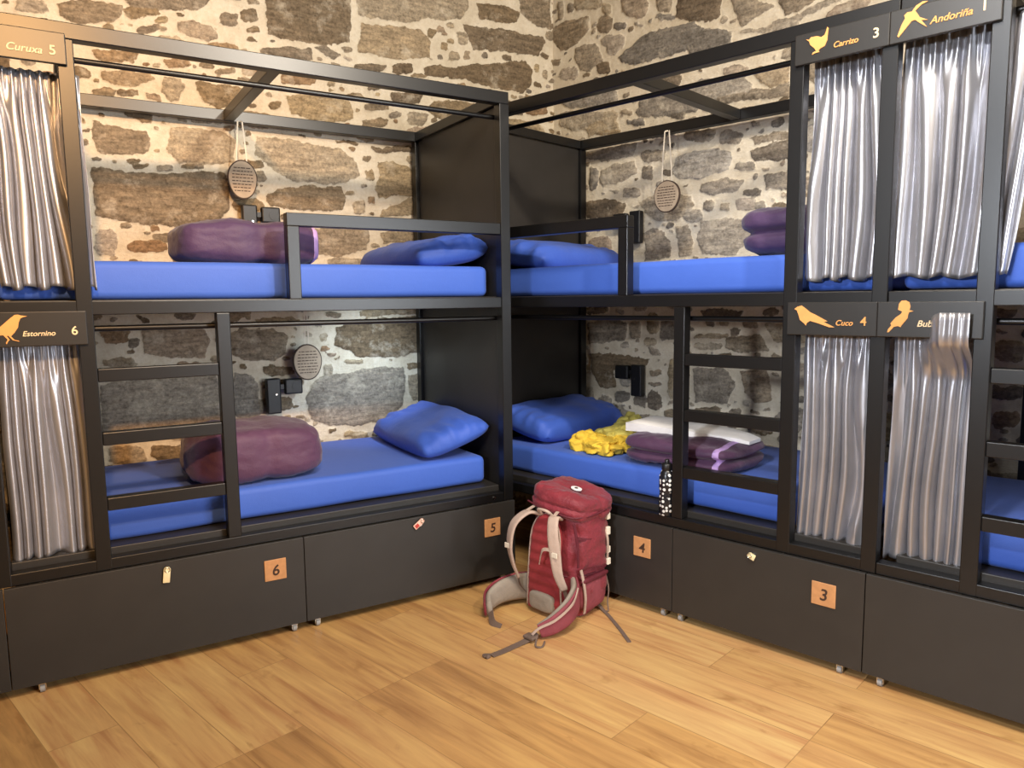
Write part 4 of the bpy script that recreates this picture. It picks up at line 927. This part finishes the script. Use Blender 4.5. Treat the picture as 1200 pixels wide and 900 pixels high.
# ---------------------------------------------------------------- backpack
def backpack():
    t = thing('backpack', 'red hiking backpack standing on the wooden floor against the right bunk', 'backpack', FR, .868, -.205, 0)
    sec = [(0, .108, .100), (.012, .128, .118), (.05, .142, .132), (.11, .148, .142), (.165, .145, .138), (.19, .140, .131), (.22, .145, .138), (.30, .146, .140), (.38, .142, .134), (.44, .134, .124), (.475, .118, .106), (.492, .085, .075)]
    K = 64; b = bmesh.new(); rings = []
    Zs = np.interp(np.linspace(0, len(sec) - 1, 60), range(len(sec)), [s[0] for s in sec])
    RX = np.interp(Zs, [s[0] for s in sec], [s[1] for s in sec]); RY = np.interp(Zs, [s[0] for s in sec], [s[2] for s in sec])
    for z, rx, ry in zip(Zs, RX, RY):
        row = []
        for k in range(K):
            a = 2 * PI * k / K; c, s = math.cos(a), math.sin(a); e = .62
            x = math.copysign(abs(c) ** e, c) * rx; y = math.copysign(abs(s) ** e, s) * ry
            if y < 0: y *= .93
            fold = .016 * nz(x * 9 + 3, y * 9, z * 12) + .009 * nz(x * 22, y * 22 + 9, z * 26)
            q = 1 + fold / max(rx, .05)
            row.append(b.verts.new((x * q * (1.08 if x > 0 else 1), y * q + .05 * z, z)))
        rings.append(row)
    for p, q in zip(rings, rings[1:]):
        for k in range(K): b.faces.new((p[k], p[(k + 1) % K], q[(k + 1) % K], q[k]))
    b.faces.new(rings[0][::-1]); b.faces.new(rings[-1])
    body = obj('pack_body', b, M['maroon'], t, 180)
    # lid
    b = bmesh.new()
    superell(b, .150, .158, .056, 4.2, 24, 6, .022, 9, .006, lambda d: 1 - .05 * math.exp(-((d.z + .15) / .12) ** 2) - .05 * math.exp(-((d.y + .2 - .3 * d.x) / .1) ** 2))
    bmesh.ops.transform(b, matrix=Matrix.Translation((.018, .030, .497)) @ Matrix.Rotation(math.radians(9), 4, 'Y') @ Matrix.Rotation(math.radians(-5), 4, 'X'), verts=b.verts)
    lid = obj('lid', b, M['maroon'], t, 180)
    b = bmesh.new(); LP = [(-.120, -.118, .492), (-.05, -.127, .480), (.05, -.127, .468), (.13, -.112, .458), (.163, -.03, .456), (.164, .08, .462)]
    tube(b, LP, .004, 6, 8); obj('lid_piping', b, M['darkmaroon'], lid, 180)
    b = bmesh.new(); lathe(b, [(.001, 0), (.024, 0), (.024, .003), (.001, .0034)], 24)
    bmesh.ops.transform(b, matrix=Matrix.Translation((.05, .015, .5475)) @ Matrix.Rotation(math.radians(10), 4, 'Y') @ Matrix.Diagonal((1.1, .9, 1, 1)), verts=b.verts)
    lg = obj('logo_patch', b, M['white'], lid, 60)
    b = bmesh.new(); lathe(b, [(.001, 0), (.008, 0), (.008, .001), (.001, .0012)], 16)
    bmesh.ops.transform(b, matrix=Matrix.Translation((.05, .015, .5515)) @ Matrix.Rotation(math.radians(10), 4, 'Y'), verts=b.verts)
    obj('logo_mark', b, M['ink'], lg, 60)
    # padded back panel with an arched top
    def back(z): return -.125 - .012 * math.sin(PI * z / .46) + .05 * z
    NX, NZ = 22, 46; b = bmesh.new(); F_, B_ = [], []
    for j in range(NZ + 1):
        v = j / NZ; z = .018 + .432 * v
        half = .098 * (1 - .22 * v) * (math.sqrt(max(0, 1 - max(0, (v - .72) / .28) ** 2.2)) if v > .72 else 1)
        half = max(half, .004); f = []; k = []
        for i in range(NX + 1):
            u = 2 * i / NX - 1; e = (1 - abs(u) ** 5)
            f.append(b.verts.new((u * half - .015, back(z) - .020 * e ** .5 * (.8 + .2 * math.cos(v * 60)) - .004, z)))
            k.append(b.verts.new((u * half - .015, back(z) + .012, z)))
        F_.append(f); B_.append(k)
    for j in range(NZ):
        for i in range(NX):
            b.faces.new((F_[j][i], F_[j][i + 1], F_[j + 1][i + 1], F_[j + 1][i])); b.faces.new((B_[j][i], B_[j + 1][i], B_[j + 1][i + 1], B_[j][i + 1]))
        b.faces.new((F_[j][0], F_[j + 1][0], B_[j + 1][0], B_[j][0])); b.faces.new((F_[j][NX], B_[j][NX], B_[j + 1][NX], F_[j + 1][NX]))
    b.faces.new(F_[0] + B_[0][::-1]); b.faces.new(F_[-1] + B_[-1][::-1])
    bp = obj('back_panel', b, M['redmesh'], t, 50); bp['label'] = 'brighter red ribbed mesh panel'
    b = bmesh.new(); pp = []
    for v in np.linspace(0, 1, 24):
        z = .018 + .432 * v; half = .100 * (1 - .22 * v) * (math.sqrt(max(0, 1 - max(0, (v - .72) / .28) ** 2.2)) if v > .72 else 1)
        pp.append((half, z))
    path = [(-.015 - h, back(z) - .006, z) for h, z in pp] + [(-.015 + h, back(z) - .006, z) for h, z in pp[::-1]]
    tube(b, path, .0045, 6); obj('panel_piping', b, M['cream'], bp, 180)
    b = bmesh.new(); superell(b, .070, .020, .042, 4, 10, 2, .003, 9, .001)
    for v in b.verts: v.co += Vector((-.015, back(.07) - .020, .062))
    p = obj('lumbar_pad', b, M['greige'], bp, 180); p['label'] = 'grey pad at the foot of the panel'
    # shoulder straps
    for s, mat in ((-1, 'cream'), (1, 'cream')):
        b = bmesh.new()
        if s < 0: pts = [(-.060, -.112, .440), (-.085, -.165, .455), (-.120, -.215, .405), (-.135, -.225, .31), (-.140, -.20, .22), (-.142, -.165, .15)]
        else: pts = [(.050, -.112, .440), (.066, -.160, .455), (.085, -.190, .40), (.098, -.190, .31), (.106, -.180, .22), (.118, -.155, .15)]
        wd = [(1, .15 * s, 0), (1, .2 * s, .1), (.9, .5 * s, 0), (.8, .6 * s, 0)]
        ribbon(b, pts, .050, .014, wd, 8, lambda u: 1 - .35 * max(0, u - .6) / .4, True)
        st = obj('shoulder_strap', b, M[mat], t, 180)
        b = bmesh.new(); q = pts[-1]
        ribbon(b, [q, (q[0] + .004 * s, q[1] + .02, .10), (.140 * s, -.11, .055)], .018, .003, (1, .4 * s, 0)); obj('strap_webbing', b, M['webbing'], st)
        b = bmesh.new(); bx = pts[3]; box(b, bx[0] - .02, bx[0] + .02, bx[1] - .012, bx[1] - .0075, bx[2] - .012, bx[2] + .012); bevel(b, .003, 2); obj('buckle', b, M['ribbon'], st)
        b = bmesh.new(); ribbon(b, [(pts[1][0], pts[1][1], .463), (pts[1][0] * .9, -.12, .478), (pts[1][0] * .85, -.085, .487)], .016, .003, (1, 0, 0)); obj('load_lifter', b, M['cream'], st)
        b = bmesh.new()
        if s > 0: ribbon(b, [(.092, -.200, .33), (.045, -.205, .325), (.020, -.195, .285), (.008, -.19, .25)], .014, .003, (0, .2, 1)); obj('sternum_strap', b, M['cream'], st)
        else: b.free()
    # grab handle
    b = bmesh.new(); tube(b, [(-.035, -.118, .445), (-.03, -.15, .475), (.02, -.15, .475), (.03, -.118, .445)], .007, 8, 8); obj('grab_handle', b, M['cream'], t, 180)
    # hip belt wings
    b = bmesh.new(); ribbon(b, [(-.118, -.075, .085), (-.165, -.135, .085), (-.200, -.215, .075), (-.196, -.290, .058), (-.155, -.335, .045)], .125, .026, [(0, 0, 1), (0, 0, 1), (-.1, 0, 1)], 8, lambda u: 1 - .45 * u ** 1.5, True)
    wl = obj('hip_belt', b, M['greige'], t, 180); wl['label'] = 'grey padded hip belt wing'
    b = bmesh.new(); ribbon(b, [(-.130, -.072, .085), (-.182, -.130, .085), (-.219, -.213, .075), (-.214, -.296, .058), (-.168, -.350, .045)], .128, .012, [(0, 0, 1), (0, 0, 1), (-.1, 0, 1)], 8, lambda u: 1 - .45 * u ** 1.5, True); obj('belt_cover', b, M['maroon'], wl, 180)
    b = bmesh.new(); ribbon(b, [(-.138, -.345, .042), (-.10, -.370, .012), (-.055, -.368, .004)], .030, .003, (0, .5, .8)); obj('belt_webbing', b, M['webbing'], wl)
    b = bmesh.new(); ribbon(b, [(.110, -.085, .135), (.160, -.140, .125), (.180, -.215, .095), (.165, -.285, .060), (.132, -.330, .035)], .115, .026, [(0, 0, 1), (0, -.1, 1), (-.1, -.3, .9)], 8, lambda u: 1 - .5 * u ** 1.5, True)
    wr = obj('hip_belt', b, M['greige'], t, 180)
    b = bmesh.new(); ribbon(b, [(.122, -.080, .135), (.178, -.136, .125), (.199, -.215, .095), (.182, -.292, .062), (.142, -.343, .038)], .118, .012, [(0, 0, 1), (0, -.1, 1), (-.1, -.3, .9)], 8, lambda u: 1 - .5 * u ** 1.5, True); obj('belt_cover', b, M['pinkmesh'], wr, 180)
    b = bmesh.new(); ribbon(b, [(.190, -.150, .175), (.213, -.215, .135), (.193, -.297, .088), (.150, -.352, .058), (.128, -.372, .03)], .010, .004, [(0, 0, 1)] * 3); obj('belt_piping', b, M['cream'], wr)
    b = bmesh.new(); ribbon(b, [(.128, -.345, .030), (.115, -.385, .010), (.106, -.45, .004), (.102, -.52, .004), (.094, -.572, .004)], .030, .003, (1, .1, 0)); wb = obj('belt_webbing', b, M['webbing'], wr)
    b = bmesh.new(); box(b, .092, .146, -.392, -.352, .012, .026); bevel(b, .005, 2); obj('buckle', b, M['webbing'], wb)
    b = bmesh.new(); tube(b, [(.142, -.36, .02), (.172, -.40, .006), (.192, -.385, .004), (.176, -.35, .008)], .004, 8, 8); obj('webbing_loop', b, M['webbing'], wb, 180)
    b = bmesh.new(); ribbon(b, [(.090, -.572, .005), (.076, -.590, .006), (.100, -.592, .006)], .022, .004, (1, 0, 0)); obj('webbing_end', b, M['webbing'], wb)
    # side pocket, straps and buckles
    b = bmesh.new(); superell(b, .020, .092, .072, 3.4, 12, 5, .007, 12, .002)
    for v in b.verts: v.co += Vector((.142, .008, .100))
    sp = obj('side_pocket', b, M['pinkmesh'], t, 180); sp['label'] = 'dusty pink mesh side pocket'
    b = bmesh.new(); superell(b, .013, .095, .012, 3, 10, 5, .002, 12, .001)
    for v in b.verts: v.co += Vector((.155, .010, .172))
    obj('pocket_band', b, M['darkmaroon'], sp, 180)
    for pts, m in (([(.148, -.085, .205), (.160, -.02, .215), (.158, .06, .200), (.140, .13, .205)], 'darkmaroon'),
                   ([(.140, -.09, .365), (.153, -.02, .345), (.152, .06, .35), (.135, .125, .362)], 'darkmaroon'),
                   ([(.150, -.080, .225), (.1605, -.075, .17), (.168, -.072, .10), (.160, -.070, .03)], 'cream'),
                   ([(.133, -.105, .43), (.148, -.10, .33), (.150, -.098, .24)], 'darkmaroon')):
        b = bmesh.new(); ribbon(b, pts, .014, .004, (0, 0, 1) if abs(pts[0][2] - pts[-1][2]) < .05 else (0, 1, 0)); obj('compression_strap', b, M[m], t)
    for x, y, z, h in ((.143, .118, .42, .03), (.148, .112, .355, .036), (.150, .11, .27, .03), (.150, .112, .215, .03)):
        b = bmesh.new(); box(b, x - .006, x + .010, y - .010, y + .012, z - h / 2, z + h / 2); bevel(b, .003, 2); obj('buckle', b, M['ribbon'], t)
    b = bmesh.new(); ribbon(b, [(.145, .105, .36), (.163, .095, .32), (.160, .10, .27), (.150, .11, .22)], .012, .003, (0, 1, 0)); obj('compression_strap', b, M['cream'], t)
    # bottom compartment zip line and loose strap
    b = bmesh.new(); tube(b, [(.147 * math.cos(a) * (1 if abs(math.cos(a)) < .6 else 1.0), .142 * math.sin(a) + .008, .188) for a in np.linspace(-1.1, 3.3, 30)], .004, 6); obj('zip', b, M['darkmaroon'], t, 180)
    b = bmesh.new(); ribbon(b, [(.120, .08, .018), (.165, .06, .006), (.22, .03, .003), (.33, -.045, .003), (.425, -.115, .003)], .016, .003, (.5, .8, 0)); obj('loose_strap', b, M['webbing'], t)
    b = bmesh.new(); tube(b, [(.145, .10, .17), (.172, .09, .10), (.170, .085, .04), (.185, .07, .006), (.165, .06, .005)], .003, 6, 8); obj('cord', b, M['webbing'], t, 180)
    return t
backpack()

# ---------------------------------------------------------------- camera
f_px = 865.3684
cam = bpy.data.cameras.new('camera'); co = bpy.data.objects.new('camera', cam); C.objects.link(co)
cam.sensor_fit = 'HORIZONTAL'; cam.sensor_width = 36; cam.lens = 36 * f_px / 1200
yaw, pitch, roll = -.5481, -.113, -.0118
fw = Vector((-math.sin(yaw) * math.cos(pitch), math.cos(yaw) * math.cos(pitch), math.sin(pitch)))
r0 = Vector((math.cos(yaw), math.sin(yaw), 0)); u0 = r0.cross(fw)
r1 = math.cos(roll) * r0 + math.sin(roll) * u0; u1 = -math.sin(roll) * r0 + math.cos(roll) * u0
mm = Matrix((r1, u1, -fw)).transposed().to_4x4(); mm.translation = (-1.8568, -3.042, 1.3819)
co.matrix_world = mm; cam.clip_start = .05; sc.camera = co

# ---------------------------------------------------------------- light
def light(name, typ, loc, target, power, col, size=.5, sy=None, spot=None, blend=.6):
    l = bpy.data.lights.new(name, typ); l.energy = power; l.color = col[:3]
    if typ == 'AREA':
        l.size = size
        if sy: l.shape = 'RECTANGLE'; l.size_y = sy
    else: l.shadow_soft_size = size
    if spot: l.spot_size = math.radians(spot); l.spot_blend = blend
    o = bpy.data.objects.new(name, l); C.objects.link(o)
    d = Vector(target) - Vector(loc); o.location = loc; o.rotation_euler = d.to_track_quat('-Z', 'Y').to_euler()
    return o
WARM = (1, .74, .42); SOFT = (1, .90, .76); COOL = (.86, .93, 1)
light('ceiling_spot_lamp', 'SPOT', (-2.05, -3.9, 3.40), (-2.0, .4, 1.75), 760, (1, .54, .21), .08, None, 46, .9)
light('ceiling_spot_lamp', 'SPOT', (-.15, -3.55, 3.40), (-.15, .8, 2.2), 470, (1, .89, .74), .08, None, 80, .9)
light('ceiling_spot_lamp', 'SPOT', (-3.3, -2.6, 3.40), (.75, -1.7, 1.3), 300, (.90, .94, 1), .10, None, 56, .9)
light('ceiling_panel_lamp', 'AREA', (-.9, -2.2, 3.42), (-.7, -1.7, 0), 90, SOFT, .9, .9)
light('rear_fill', 'AREA', (.95, -5.4, 1.6), (-.9, 0, 1.0), 170, COOL, 1.9, 1.4)  # added broad fill behind the camera; the back wall has no window
light('curtain_fill_spot', 'SPOT', (-4.2, -2.9, 2.0), (.6, -1.4, .95), 480, (.86, .92, 1), .16, None, 50, .9)  # added cool fill from the left for the right-hand curtains, no real source
light('bunk_fill_spot', 'SPOT', (-.34, .45, 1.30), (-.36, 1.03, .92), 22, (.70, .86, 1), .05, None, 100, 1)  # added cool spot brightening the lower left wall; no fixture hangs here
w = bpy.data.worlds.new('world'); sc.world = w; w.use_nodes = True
w.node_tree.nodes['Background'].inputs[0].default_value = (1, .96, .9, 1); w.node_tree.nodes['Background'].inputs[1].default_value = .25

sc.view_settings.view_transform = 'Standard'; sc.view_settings.look = 'None'
sc.view_settings.exposure = 0.0; sc.view_settings.gamma = 1; sc.view_settings.use_curve_mapping = False
sc.cycles.use_denoising = True
sc.cycles.max_bounces = 8
